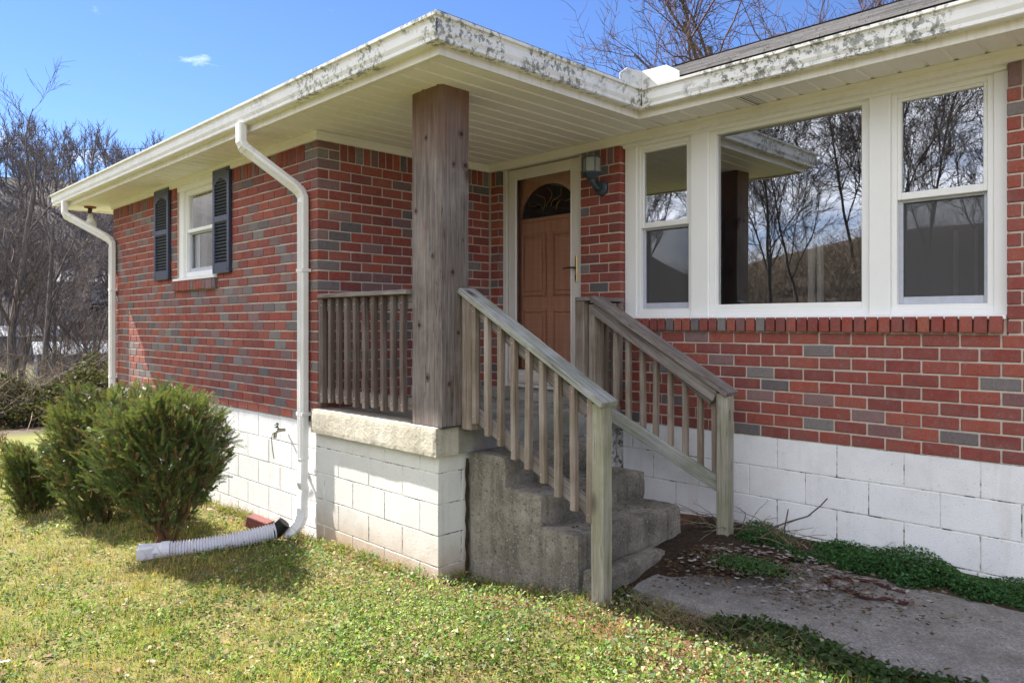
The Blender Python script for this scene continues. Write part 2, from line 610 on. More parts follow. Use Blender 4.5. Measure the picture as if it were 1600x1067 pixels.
def mk_simple(name, col, rough=.5, spec=.4, metal=0.0, bump=0, var=.2):
    k = Mat(name, rough, spec)
    P = k.world()
    k.color(k.mix(k.ramp(k.noise(P, 30, 4, .6), [(.35, 0), (.75, var)]), col, tuple(min(1, x * 1.8 + .02) for x in col)))
    k.b.inputs['Metallic'].default_value = metal
    if bump: k.bump(k.noise(P, bump, 4), .3, .004)
    return k.m
M_NAVY = mk_simple('shutter_navy', (.030, .040, .075), .38, .5, var=.12)
M_LAMP = mk_simple('lantern_black', (.035, .055, .075), .4, .5, bump=90)
M_LAMPG = mk_simple('lantern_glass', (.24, .24, .20), .25, .6, bump=60)
M_BRASS = mk_simple('brass', (.55, .40, .14), .3, .5, .8)
M_DARKM = mk_simple('dark_metal', (.03, .03, .035), .4, .5)
M_STEELG = mk_simple('galvanised', (.45, .47, .50), .4, .5, .4)
M_RUST = mk_simple('rust', (.22, .07, .03), .7, .2)
M_SCREENFRAME = mk_simple('screen_frame', (.42, .44, .50), .4, .4)
M_ROOM = mk_simple('room_plaster', (.20, .19, .18), .9, .1)
M_BLIND = mk_simple('curtain_cloth', (.62, .60, .56), .9, .1)
M_BROKEN = mk_simple('maroon_brick', (.17, .06, .055), .7, .25, bump=120)
M_CASTIRON = mk_simple('faucet_metal', (.20, .19, .14), .5, .5, .5)
M_BLACKRUB = mk_simple('black_rubber', (.012, .011, .010), .6, .2)
M_WIRE = mk_simple('wire_black', (.03, .03, .035), .6, .2)

def mk_doorwood():
    k = Mat('door_red_brown', .5, .3)
    P = k.world()
    g = k.noise(k.mapping(P, (30, 30, 1.2)), 1.0, 4)
    k.color(k.ramp(g, [(.3, (.68, .35, .22)), (.7, (.78, .46, .31))]))
    k.bump(g, .2, .003)
    return k.m
M_DOOR = mk_doorwood()

def mk_glass(name, base, mul, tint=(.9, .93, .95)):
    m = bpy.data.materials.new(name)
    m.use_nodes = True
    t = m.node_tree
    t.nodes.clear()
    out = t.nodes.new('ShaderNodeOutputMaterial')
    mx = t.nodes.new('ShaderNodeMixShader')
    tr = t.nodes.new('ShaderNodeBsdfTransparent'); tr.inputs[0].default_value = (*tint, 1)
    gl = t.nodes.new('ShaderNodeBsdfGlossy'); gl.inputs['Roughness'].default_value = 0.003
    gl.inputs['Color'].default_value = (.95, .97, 1, 1)
    fr = t.nodes.new('ShaderNodeFresnel'); fr.inputs[0].default_value = 1.5
    ma = t.nodes.new('ShaderNodeMath'); ma.operation = 'MULTIPLY_ADD'; ma.use_clamp = True
    ma.inputs[1].default_value = mul; ma.inputs[2].default_value = base
    # panes are never perfectly flat
    no = t.nodes.new('ShaderNodeTexNoise'); no.inputs['Scale'].default_value = 3.0; no.inputs['Detail'].default_value = 1
    ge = t.nodes.new('ShaderNodeNewGeometry')
    bu = t.nodes.new('ShaderNodeBump'); bu.inputs['Strength'].default_value = .02; bu.inputs['Distance'].default_value = .02
    t.links.new(ge.outputs['Position'], no.inputs['Vector'])
    t.links.new(no.outputs[0], bu.inputs['Height'])
    t.links.new(bu.outputs[0], gl.inputs['Normal'])
    t.links.new(fr.outputs[0], ma.inputs[0])
    t.links.new(ma.outputs[0], mx.inputs[0])
    t.links.new(tr.outputs[0], mx.inputs[1]); t.links.new(gl.outputs[0], mx.inputs[2])
    t.links.new(mx.outputs[0], out.inputs[0])
    return m
M_GLASS = mk_glass('window_glass', .23, 2.6)
M_STORMGLASS = mk_glass('storm_glass', .02, 1.2, (.88, .88, .88))

def mk_screen():
    m = bpy.data.materials.new('insect_screen')
    m.use_nodes = True
    t = m.node_tree
    t.nodes.clear()
    out = t.nodes.new('ShaderNodeOutputMaterial')
    mx = t.nodes.new('ShaderNodeMixShader'); mx.inputs[0].default_value = .62
    tr = t.nodes.new('ShaderNodeBsdfTransparent')
    di = t.nodes.new('ShaderNodeBsdfDiffuse'); di.inputs[0].default_value = (.10, .10, .105, 1)
    t.links.new(tr.outputs[0], mx.inputs[1]); t.links.new(di.outputs[0], mx.inputs[2]); t.links.new(mx.outputs[0], out.inputs[0])
    return m
M_SCREEN = mk_screen()

def mk_shingle():
    k = Mat('shingle_grey', .95, .1)
    P = k.world()
    c = k.attr()
    g = k.noise(P, 150, 3, .7)
    c = k.mix(k.ramp(g, [(.35, .6), (.65, 0)]), c, (.09, .085, .085))
    c = k.mix(k.ramp(k.noise(k.mapping(P, (8, 1.2, 1)), 1.0, 4), [(.5, 0), (.75, .4)]), c, (.32, .31, .30))
    k.color(c)
    k.bump(g, .4, .004)
    return k.m
M_SHINGLE = mk_shingle()

def mk_vcol(name, rough=.6, spec=.25, trans=0.0, var=.25, nscale=20):
    """colour from the attribute Col, with a little fine variation and optional light through thin leaves"""
    k = Mat(name, rough, spec)
    P = k.world()
    c = k.mix(k.ramp(k.noise(P, nscale, 3), [(.3, var), (.7, 0)]), k.attr(), (.03, .028, .015))
    k.color(c)
    if trans:
        mx = k.n('MixShader'); mx.inputs[0].default_value = trans
        tl = k.n('BsdfTranslucent')
        k.l(k.mix(.5, c, (.30, .34, .06), 'MIX'), tl.inputs[0])
        out = k.t.nodes['Material Output']
        k.l(k.b.outputs[0], mx.inputs[1]); k.l(tl.outputs[0], mx.inputs[2]); k.l(mx.outputs[0], out.inputs[0])
    return k.m
M_GRASS = mk_vcol('grass_blade', .7, .12, .3)
M_LEAF = mk_vcol('groundcover_leaf', .7, .12, .3)
M_DEAD = mk_vcol('dry_leaf', .85, .1, .12)
M_NEEDLE = mk_vcol('yew_needle', .42, .45, .18)

def mk_bark(name, a, b, c_):
    k = Mat(name, .95, .08)
    P = k.tc('Object')
    g = k.noise(k.mapping(P, (9, 9, 2)), 1.5, 5, .7)
    k.color(k.ramp(g, [(.3, a), (.5, b), (.75, c_)]))
    k.bump(g, .6, .03)
    return k.m
M_BARK = mk_bark('bark_grey', (.06, .05, .045), (.125, .11, .098), (.23, .21, .185))
M_TWIG = mk_bark('twig_brown', (.06, .05, .045), (.12, .10, .092), (.18, .155, .14))
M_BUDTWIG = mk_bark('twig_reddish', (.06, .04, .036), (.105, .07, .064), (.165, .12, .108))
M_YEWBARK = mk_bark('yew_bark', (.06, .035, .022), (.14, .08, .045), (.26, .15, .075))
M_BRUSHSTEM = mk_bark('brush_stem', (.08, .064, .048), (.21, .17, .125), (.36, .30, .225))
M_FARWOOD = mk_bark('far_wood', (.075, .066, .07), (.125, .112, .118), (.18, .165, .17))
M_IVY = mk_vcol('ivy_leaf', .85, .06, .1)

def mk_ground():
    k = Mat('lawn_ground', .95, .1)
    P = k.world()
    n1 = k.noise(P, 1.3, 6, .7)
    n2 = k.noise(P, 14, 6, .75)
    c = k.ramp(n2, [(.25, (.045, .04, .02)), (.45, (.10, .095, .035)), (.6, (.20, .155, .07)), (.8, (.30, .22, .13))])
    c = k.mix(k.ramp(n1, [(.42, 0), (.65, .6)]), c, (.13, .145, .035))
    sx = k.sep(P)
    c = k.mix(k.math('MULTIPLY', k.math('SUBTRACT', k.math('MULTIPLY', sx[0], -1.0), 8.5), .25, True), c, k.ramp(n1, [(.35, (.115, .135, .035)), (.65, (.19, .185, .055))]))
    # leaf mould under the trees beyond the lawn
    fx = k.math('MULTIPLY', k.math('SUBTRACT', k.math('MULTIPLY', sx[0], -1.0), 15.4), .6, True)
    fy = k.math('MULTIPLY', k.math('SUBTRACT', k.math('MULTIPLY', sx[1], -1.0), 8.0), .5, True)
    f = k.math('MAXIMUM', fx, fy)
    wood = k.ramp(k.noise(P, .8, 6, .7), [(.3, (.04, .03, .022)), (.55, (.085, .065, .048)), (.8, (.13, .105, .075))])
    c = k.mix(f, c, wood)
    hl = k.math('MULTIPLY', k.math('SUBTRACT', k.math('MULTIPLY', sx[0], -1.0), 112.0), .05, True)
    c = k.mix(hl, c, k.ramp(k.noise(P, .3, 5), [(.35, (.030, .026, .028)), (.7, (.062, .055, .057))]))
    # pale winter field in the valley
    fld = k.math('MULTIPLY', k.math('MULTIPLY', k.math('SUBTRACT', k.math('MULTIPLY', sx[0], -1.0), 40.0), .1, True), k.math('SUBTRACT', 1.0, k.math('MULTIPLY', k.math('SUBTRACT', k.math('MULTIPLY', sx[0], -1.0), 112.0), .05, True)))
    c = k.mix(fld, c, k.ramp(k.noise(P, .12, 4), [(.35, (.055, .06, .025)), (.65, (.105, .09, .05))]))
    rs = k.math('MULTIPLY', k.math('MULTIPLY', k.math('SUBTRACT', k.math('ADD', sx[1], k.math('MULTIPLY', k.noise(P, 4, 4), .3)), 2.82), 9.0, True), k.math('MULTIPLY', k.math('ADD', sx[0], 7.5), 1.0, True))
    c = k.mix(rs, c, k.ramp(n2, [(.3, (.10, .05, .03)), (.7, (.24, .13, .08))]))
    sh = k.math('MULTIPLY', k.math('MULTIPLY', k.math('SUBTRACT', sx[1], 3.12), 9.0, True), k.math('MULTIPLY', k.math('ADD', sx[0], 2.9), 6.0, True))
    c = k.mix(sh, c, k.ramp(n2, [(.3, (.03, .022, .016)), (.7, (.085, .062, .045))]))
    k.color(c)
    k.bump(n2, .7, .04)
    return k.m
M_GROUND = mk_ground()

def mk_dirt():
    k = Mat('dark_leaf_mould', .95, .1)
    P = k.world()
    k.color(k.ramp(k.noise(P, 40, 6, .8), [(.3, (.022, .016, .012)), (.5, (.05, .036, .026)), (.75, (.10, .07, .05))]))
    k.bump(k.noise(P, 55, 5, .8), .9, .02)
    return k.m
M_DIRT = mk_dirt()

# ------------------------------------------------------------------ terrain
CTRL = np.array([
    (-3.57, 2.8, .07), (-4.3, 2.8, .045), (-5.1, 2.8, .01), (-6.0, 2.85, -.015), (-6.8, 2.85, -.03), (-9.9, 2.85, -.15),
    (-1.0, 4.6, .27), (-2.0, 4.6, .28), (-2.5, 4.5, .29), (-2.4, 3.05, .17), (-2.4, 4.2, .29), (-1.0, 3.2, .19), (-3.4, 3.05, .05), (-2.9, 2.95, .11),
    (0.3, 3.2, .19), (3, 3, .2), (3, 4.6, .28), (0, 0, .05), (-2, 2, .10), (-1, 2, .12), (-4, 1, .02), (-4, 2, .03), (-6, 1.5, -.03), (-8, 1, -.13),
    (-8, -2, -.15), (-11, 1, -.26), (-14, 2, -.40), (-14, -3, -.42), (-14, 8, -.5), (0, -4, 0.0), (-5, -5, -.1), (6, -4, .05), (-7.5, 2, -.07), (-5.2, 2.2, 0.0), (12, 4, .2), (2, 12, .2), (-6, 14, 0), (-13, 14, -.4)])

def smooth(t):
    t = np.clip(t, 0, 1)
    return t * t * (3 - 2 * t)

def ground(x, y):
    x = np.asarray(x, float); y = np.asarray(y, float)
    num = np.zeros_like(x); den = np.zeros_like(x)
    for cx, cy, cz in CTRL:
        w = 1.0 / (((x - cx) ** 2 + (y - cy) ** 2) ** 1.6 + .003)
        num += w * cz; den += w
    z = num / den
    # beyond the lawn the ground falls to a valley on the left and climbs again
    z = z - smooth((-13.6 - x) / 34.0) * 4.8
    z = z + smooth((-118 - x) / 130.0) * 44.0 + 3.0 * np.sin(y * .021 + 1.0) * smooth((-118 - x) / 60.0)
    # a bank across the lane in front of the house
    z = z + np.clip(-9.5 - y, 0, 34) * .24 * smooth((-9 - y) / 4.0)
    # bed of the walk
    wk = smooth((x + 2.36) / .06) * smooth((y - 3.40) / .05) * smooth((4.36 - y) / .05) * (x < 12)
    z = z * (1 - wk) + np.minimum(z, .15) * wk
    # rise behind the house
    z = z + smooth((y - 20) / 60) * 3
    return z

def gz(x, y):
    return float(ground(np.array([x]), np.array([y]))[0])

def axis(lo, hi, fine_lo, fine_hi, fs, growth=1.16):
    a = list(np.arange(fine_lo, fine_hi + 1e-6, fs))
    s = fs; v = fine_hi
    while v < hi:
        s *= growth; v += s; a.append(min(v, hi))
    s = fs; v = fine_lo
    while v > lo:
        s *= growth; v -= s; a.insert(0, max(v, lo))
    return np.array(a)

gx = axis(-520, 260, -10.5, 1.5, .09)
gy = axis(-260, 420, -.6, 4.8, .09)
GX, GY = np.meshgrid(gx, gy)
GZ = ground(GX, GY)
bumpy = np.array([mnoise.noise(Vector((a * 1.7, b * 1.7, 0.3))) + .6 * mnoise.noise(Vector((a * 5, b * 5, 3.3))) for a, b in zip(GX.ravel(), GY.ravel())]).reshape(GX.shape)
GZ = GZ + bumpy * .010
nx, ny = len(gx), len(gy)
ii = (np.arange(ny - 1)[:, None] * nx + np.arange(nx - 1)[None, :]).ravel()
o = np_obj('ground', np.stack([GX.ravel(), GY.ravel(), GZ.ravel()], 1), np.stack([ii, ii + 1, ii + 1 + nx, ii + nx], 1), M_GROUND, smooth=True)
o['kind'] = 'structure'

# ------------------------------------------------------------------ HOUSE
house = thing('house', 'red and grey brick ranch house on white painted blocks, with cream eaves and navy shutters', 'house', (-3.0, 6.0, 0))

RED = [(.275, .057, .042), (.315, .070, .047), (.24, .052, .041), (.335, .082, .053), (.265, .064, .050), (.295, .062, .042), (.215, .053, .044)]
PLUM = [(.20, .10, .10), (.22, .125, .125), (.24, .145, .14), (.19, .115, .115)]
GREY = [(.15, .14, .145), (.18, .165, .165), (.12, .115, .12), (.21, .195, .19)]
ORNG = [(.36, .095, .055)]
def brick_col(rng, wing=False):
    t = rng.random()
    if wing:
        return rng.choice(RED if t < .64 else PLUM if t < .87 else GREY if t < .99 else ORNG)
    return rng.choice(RED if t < .76 else PLUM if t < .85 else GREY if t < .97 else ORNG)

BRICKS = []     # (wall part, matrix, dims, colour)
def add_brick(wall, x0, x1, y0, y1, z0, z1, col):
    BRICKS.append((wall, x0, x1, y0, y1, z0, z1, col))

def proj(p):
    r = p[0] * math.cos(YAW) + p[1] * math.sin(YAW)
    d = -p[0] * math.sin(YAW) + p[1] * math.cos(YAW)
    if d < .3: return None
    return 800 + 1159.3 * r / d, 505.85 - 1159.3 * (p[2] - CZ) / d, d

BD = 0.09        # brick depth
PR = 0.007       # brick stands proud of the joint
def jit(rng, a=.0019): return rng.uniform(-a, a)

def course_y(wall, xa, xb, z0, phase, y, rng, wing=False, h=CR - BJ, end_bricks=True):
    """running bond along x on a wall that faces -y; joints at phase + k*BL"""
    k0 = math.floor((xa - phase) / BL)
    x = phase + k0 * BL
    while x < xb - .015:
        a, b = max(x, xa) , min(x + BL, xb)
        if xb - b < .022: b = xb
        if a - xa < .022: a = xa
        a2 = a + (BJ / 2 if a > xa + 1e-6 else 0); b2 = b - (BJ / 2 if b < xb - 1e-6 else 0)
        if b2 - a2 > .02:
            add_brick(wall, a2, b2, y + jit(rng, .0015), y + BD, z0 + jit(rng), z0 + h + jit(rng), brick_col(rng, wing))
        x += BL

def course_x(wall, ya, yb, z0, phase, x, rng):
    """running bond along y on a wall that faces +x"""
    k0 = math.floor((ya - phase) / BL)
    y = phase + k0 * BL
    while y < yb - .015:
        a, b = max(y, ya), min(y + BL, yb)
        a2 = a + (BJ / 2 if a > ya + 1e-6 else 0); b2 = b - (BJ / 2 if b < yb - 1e-6 else 0)
        if b2 - a2 > .02:
            add_brick(wall, x - BD, x + jit(rng, .0015), a2, b2, z0 + jit(rng), z0 + CR - BJ + jit(rng), brick_col(rng))
        y += BL

SP = .0715
def soldier_y(wall, xa, xb, z0, z1, y, rng, wing=False, pitch=SP):
    n = max(1, round((xb - xa) / pitch)); p = (xb - xa) / n
    for i in range(n):
        add_brick(wall, xa + i * p + BJ / 2, xa + (i + 1) * p - BJ / 2, y + jit(rng), y + BD, z0, z1, brick_col(rng, wing))
def soldier_x(wall, ya, yb, z0, z1, x, rng):
    n = max(1, round((yb - ya) / SP)); p = (yb - ya) / n
    for i in range(n):
        add_brick(wall, x - BD, x + jit(rng), ya + i * p + BJ / 2, ya + (i + 1) * p - BJ / 2, z0, z1, brick_col(rng))

WALLTOP = SOF + .02
# openings
DX0, DX1 = -4.916, -3.954          # door
WX0, WX1 = -3.549, -0.976          # picture window
WZ0 = ZB + 9 * CR + .105           # top of the rowlock sill
LWX0, LWX1, LWZ0 = -7.86, -6.875, 2.105   # wing window
rows = 26
rng = random.Random(21)

# --- wing front wall (faces -y)
mb = MB()
B = YF + PR
mb.box(XL, LWX0, B, B + .2, ZB, WALLTOP); mb.box(LWX1, XW - .012, B, B + .2, ZB, WALLTOP)
mb.box(LWX0, LWX1, B, B + .2, ZB, LWZ0 - .11)
mb.box(LWX0 - .002, LWX1 + .002, B + .004, B + .19, LWZ0 - .11, LWZ0 - .02)
wing_wall = mb.build('wing_wall', M_MORTAR, house)
for n in range(rows):
    z0 = ZB + n * CR + BJ / 2
    odd = n % 2
    end = XW - (.0945 if odd else .193)
    ph = end + (0.0 if True else 0)
    segs = [(XL, end)]
    zt = z0 + CR
    if z0 > LWZ0 - .115 - .04:
        segs = [(XL, LWX0 - .004), (LWX1 + .004, end)]
    for a, b in segs:
        # joint left by the corner brick
        bb = b - (BJ if abs(b - end) < 1e-6 else 0)
        course_y(wing_wall, a, bb, z0, end - BJ / 2 if not odd else end - BJ / 2, YF, rng, True)
SZ0, SZ1 = ZB + rows * CR + BJ / 2, WALLTOP - .06
soldier_y(wing_wall, XL, LWX0 - .004, SZ0, SZ1, YF, rng, True)
soldier_y(wing_wall, LWX1 + .004, XW - .193 - .004, SZ0, SZ1, YF, rng, True)
# rowlock sill under the wing window
n = 15
for i in range(n):
    a = LWX0 - .10 + i * (LWX1 - LWX0 + .115) / n
    add_brick(wing_wall, a + .004, a + (LWX1 - LWX0 + .115) / n - .004, YF - .03 + jit(rng), YF + .05, LWZ0 - .118, LWZ0 - .022, brick_col(rng, True))

# --- wing side wall (faces +x), the back of the porch
mb = MB()
mb.box(XW - .2, XW - PR, YF + .012, YW - .002, ZB, WALLTOP)
side_wall = mb.build('porch_side_wall', M_MORTAR, house)
for n in range(rows):
    z0 = ZB + n * CR + BJ / 2
    odd = n % 2
    c0 = YF + (.193 if odd else .0945)
    # the corner brick, seen on both walls
    add_brick(side_wall, XW - (.0945 if odd else .193), XW, YF, c0, z0 + jit(rng), z0 + CR - BJ + jit(rng), brick_col(rng))
    course_x(side_wall, c0 + BJ, YW - .010, z0, c0 + BJ / 2, XW, rng)
for q in range(2):     # two corner courses beside the soldiers
    z0 = ZB + (rows + q) * CR + BJ / 2
    odd = (rows + q) % 2
    a = (.0945 if odd else .193)
    add_brick(side_wall, XW - a, XW, YF, YF + .0945 if not odd else YF + .193, z0, z0 + CR - BJ, brick_col(rng))
    if not odd: add_brick(side_wall, XW - BD, XW, YF + .0945 + BJ, YF + .193, z0, z0 + CR - BJ, brick_col(rng))
    else: add_brick(wing_wall, XW - .193, XW - .0945 - BJ, YF, YF + BD, z0, z0 + CR - BJ, brick_col(rng, True))
soldier_x(side_wall, YF + .193 + .004, YW - .010, SZ0, SZ1, XW, rng)

# --- main wall (faces -y)
mb = MB()
B = YW + PR
RV = .10                            # depth of the reveals
mb.box(XW - .19, DX0 - PR, B, B + .2, ZB, WALLTOP)
mb.box(DX1 + PR, WX0 - PR, B, B + .2, ZB, WALLTOP)
mb.box(WX0 - PR, WX1 + PR, B, B + .2, ZB, WZ0 - .11)
mb.box(WX0 + .002, WX1 - .002, B + .004, B + .19, WZ0 - .11, WZ0 - .015)
mb.box(WX1 + PR, XR, B, B + .2, ZB, WALLTOP)
mb.box(DX0 - PR, DX1 + PR, B + .004, B + .2, ZB, ZB + .12)
main_wall = mb.build('front_wall', M_MORTAR, house)
for n in range(rows):
    z0 = ZB + n * CR + BJ / 2
    ph = -1.199 if n % 2 == 0 else -1.105
    if n < 9:
        segs = [(DX1, XR)] if z0 < WZ0 - .15 else [(DX1, WX0), (WX1, XR)]
        segs = [(XW + .012, DX0)] + segs
    else:
        segs = [(XW + .012, DX0), (DX1, WX0), (WX1, XR)]
    if n >= 9 and z0 < WZ0 - .03:
        segs = [(XW + .012, DX0), (DX1, WX0 + .0), (WX1, XR)]
    for a, b in segs:
        course_y(main_wall, a, b, z0, ph, YW, rng)
for a, b in ((XW + .012, DX0), (DX1, WX0), (WX1, XR)):
    soldier_y(main_wall, a, b, SZ0, SZ1, YW, rng)
# rowlock sill
n = 36; p = (-.987 + 3.545) / n
for i in range(n):
    a = -3.545 + i * p
    add_brick(main_wall, a + BJ / 2, a + p - BJ / 2, YW - .028 + jit(rng), YW + .06, WZ0 - .105 + .006 + jit(rng), WZ0 - .008, brick_col(rng))

# --- turn the list into objects: the largest 300 one by one, the rest one mesh a wall
def area(b):
    _, x0, x1, y0, y1, z0, z1, _ = b
    if b[0] is side_wall:
        q = proj((x1, (y0 + y1) / 2, (z0 + z1) / 2)); a = proj((x1, y0, z0)); c = proj((x1, y1, z1))
    else:
        q = proj(((x0 + x1) / 2, y0, (z0 + z1) / 2)); a = proj((x0, y0, z0)); c = proj((x1, y0, z1))
    if q is None or a is None or c is None: return 0
    if not (-5 < q[0] < 1604 and 0 < q[1] < 1070): return 0
    if b[0] is side_wall and (640 < q[0] < 736): return 0
    w = min(c[0], 1600) - max(a[0], 0)
    return abs(w * (c[1] - a[1]))
areas = sorted([(area(b), i) for i, b in enumerate(BRICKS)], reverse=True)
single = set(i for a, i in areas[:300])
mesh_cache = {}
def brick_mesh(w, d, h, ci, col, rot):
    key = (round(w, 2), round(d, 2), round(h, 2), ci)
    if key not in mesh_cache:
        m = MB(); m.cbox(-w / 2, w / 2, -d / 2, d / 2, -h / 2, h / 2, .0035, 0, col)
        mesh_cache[key] = m.mesh('brick', M_BRICK)
    return mesh_cache[key], key
rest = {}
for i, (wall, x0, x1, y0, y1, z0, z1, col) in enumerate(BRICKS):
    w, d, h = x1 - x0, y1 - y0, z1 - z0
    if i in single:
        me, key = brick_mesh(w, d, h, col, col, 0)
        bo = bpy.data.objects.new('brick', me)
        bo.location = ((x0 + x1) / 2, (y0 + y1) / 2, (z0 + z1) / 2)
        dim = (key[0], key[1], key[2])
        me_w = max(v.co.x for v in me.vertices) * 2; me_d = max(v.co.y for v in me.vertices) * 2; me_h = max(v.co.z for v in me.vertices) * 2
        bo.scale = (w / me_w, d / me_d, h / me_h)
        bo.rotation_euler = (RNG.uniform(-.012, .012), RNG.uniform(-.008, .008), RNG.uniform(-.006, .006))
        COL.objects.link(bo)
        adopt(bo, wall)
    elif x0 < 1.5:
        rest.setdefault(wall.name, (wall, MB()))[1].cbox(x0, x1, y0, y1, z0, z1, .0035, 0, col)
    else:
        rest.setdefault(wall.name, (wall, MB()))[1].box(x0, x1, y0, y1, z0, z1, 0, col)
for wall, m in rest.values():
    bo = m.build('brick', M_BRICK, wall)
    bo['kind'] = 'stuff'

# --- block foundation
def block_row(parent, axis_, a0, a1, z0, z1, face, phase, mat, pitch=.389, jn=.007, seen=True):
    k = math.floor((a0 - phase) / pitch)
    x = phase + k * pitch
    while x < a1 - .02:
        a, b = max(x, a0), min(x + pitch, a1)
        a += jn / 2; b -= jn / 2
        if b - a > .03:
            m = MB()
            pr = .0025 + RNG.uniform(-.001, .0015)
            if axis_ == 'x': m.cbox(a, b, face - pr, face + .03, z0 + jn / 2, z1 - jn / 2, .0025)
            else: m.cbox(face - .03, face + pr, a, b, z0 + jn / 2, z1 - jn / 2, .0025)
            m.build('concrete_block', mat, parent)
        x += pitch

mb = MB()
mb.box(XL, XW - .004, YF + .012, YF + .2, -1.2, ZB - .001)
mb.box(XW - .2, XW - .008, YF + .2, YW, -1.2, ZB - .001)
mb.box(XW - .1, XR, YW + .010, YW + .2, -1.2, ZB - .001)
found = mb.build('foundation', M_JOINT, house)
for r_ in range(5):
    z1 = ZB - r_ * .203; z0 = z1 - .203
    block_row(found, 'x', XL, XW - .004, z0, z1, YF + .012, -6.049 if r_ % 2 == 0 else -6.246, M_BLOCKM)
for r_ in range(4):
    z1 = ZB - r_ * .203; z0 = z1 - .203
    block_row(found, 'x', -3.53, 1.2, z0, z1, YW + .010, -1.101 if r_ % 2 == 0 else -.911 if r_ == 1 else -1.114 + .195 * 0, M_BLOCKM)

# --- eaves: soffit planks, fascia, gutters, frieze
FX, FY, FYM = -3.125, 2.52, 4.335            # fascia faces: porch side, wing front, main
EL = -10.70                                  # left end of the eave
def plank_y(x0, x1, y0, y1, vent=False):
    m = MB()
    if y1 - y0 < .03: return
    v, t = .010, .014
    # board with a shallow V groove on one side
    prof = [(x0, SOF + t), (x0, SOF + .006), (x0 + v, SOF), (x1 - .022, SOF), (x1 - .016, SOF + .008), (x1 - .001, SOF + .008), (x1 - .001, SOF + t)]
    m.prism(prof, 'y', y0, y1)
    return m
# soffit backing keeps the sky out of the joints
mb = MB()
mb.box(EL, FX - .003, FY + .012, YW + .1, SOF + .016, SOF + .03)
mb.box(FX - .003, XR + .3, FYM + .012, YW + .1, SOF + .016, SOF + .03)
soff = mb.build('soffit', M_FASCIA, house)
x = -.906 - 70 * .147
while x < 1.6:
    x1 = x + .147
    if x1 > EL:
        if x1 < XW: y1 = YF + .02
        else: y1 = YW + .02
        y0 = FY + .012 if x < FX - .05 else FYM + .012
        if x < FX - .003 < x1:
            for a, b, yy in ((x, FX - .004, FY + .012), (FX - .004, x1, FYM + .012)):
                m = plank_y(a, b, yy, y1)
                if m: m.build('soffit_panel', M_SOFFIT, soff)
        else:
            plank_y(max(x, EL), x1, y0, y1).build('soffit_panel', M_SOFFIT, soff)
        # dark notch where a plank ends in the wall channel
    x = x1
# perforated vent panel
m = MB()
for i in range(5):
    for j in range(22):
        xx = -2.42 + (i + .5) * .022 + (0.24 if i > 2 else 0) * 0; yy = FYM + .05 + j * .0125
        m.box(xx, xx + .006, yy, yy + .006, SOF - .0012, SOF + .002)
m.build('vent_hole', M_DARKM, soff)['kind'] = 'stuff'

def fascia():
    m = MB()
    zt = 3.31
    m.box(EL, FX - .018, FY, FY + .018, SOF - .012, zt)
    m.box(FX - .018, FX, FY, FYM, SOF - .012, zt)
    m.box(FX, XR + .3, FYM, FYM + .018, SOF - .012, zt)
    m.box(EL - .018, EL, FY, YW + 2, SOF - .012, zt)
    # thin return lip
    m.box(EL, FX - .02, FY + .018, FY + .035, SOF - .012, SOF - .006)
    m.box(FX + .0, XR + .3, FYM + .018, FYM + .035, SOF - .012, SOF - .006)
    m.build('fascia', M_FASCIA, house)
fascia()

# K-style gutter: (out from the fascia, z)
GP = [(0, 3.285), (0, 3.155), (.058, 3.150), (.066, 3.156), (.066, 3.176), (.072, 3.190), (.076, 3.20), (.078, 3.245), (.084, 3.262), (.098, 3.268), (.100, 3.285), (.090, 3.287), (.088, 3.276), (.074, 3.270), (.068, 3.245), (.058, 3.165), (.006, 3.165), (.006, 3.285)]
def gutter_run(path_fn, k, mat):
    """mitred gutter: path_fn(o) gives the polyline at distance o from the fascia"""
    m = MB()
    rings = []
    P0 = [path_fn(o) for o, z in GP]
    n = len(GP)
    npts = len(P0[0])
    V = []
    for j in range(npts):
        for i, (o, z) in enumerate(GP):
            V.append((P0[i][j][0], P0[i][j][1], z))
    F = []
    for j in range(npts - 1):
        for i in range(n):
            F.append((j * n + i, j * n + (i + 1) % n, (j + 1) * n + (i + 1) % n, (j + 1) * n + i))
    F += [tuple(range(n)), tuple(range((npts - 1) * n, npts * n))[::-1]]
    m.faces(V, F)
    return m.build('gutter', mat, house)
gutter_run(lambda o: [(EL - .15, FY - o), (FX + o, FY - o)], 0, M_GUTTER)
gutter_run(lambda o: [(FX + o, FY - o), (FX + o, FYM - o)], 1, M_GUTTER)
gutter_run(lambda o: [(FX + o, FYM - o), (XR + .3, FYM - o)], 2, M_GUTTER)
m = MB()
for cx_, cy_ in ((FX + .078, FY - .078), (FX + .078, FYM - .078)):
    for i in range(9):
        zz = 3.165 + i * .012
        m.box(cx_ - .002 - .003 * (i % 3), cx_ + .003, cy_ - .003, cy_ + .002 + .003 * (i % 2), zz, zz + .0115)
m.build('gutter_seam', M_DARKM, house)
# splash guards in the inner corner
m = MB()
gx_, gy_ = FX + .094, FYM - .094
m.prism([(gy_ - .25, 3.27), (gy_ + .004, 3.27), (gy_ + .004, 3.40), (gy_ - .17, 3.385), (gy_ - .25, 3.33)], 'x', gx_ - .004, gx_ + .001)
m.prism([(gx_, 3.27), (gx_ + .30, 3.27), (gx_ + .30, 3.33), (gx_ + .20, 3.395), (gx_, 3.40)], 'y', gy_ - .001, gy_ + .004)
m.build('splash_guard', M_PAINTW, house)

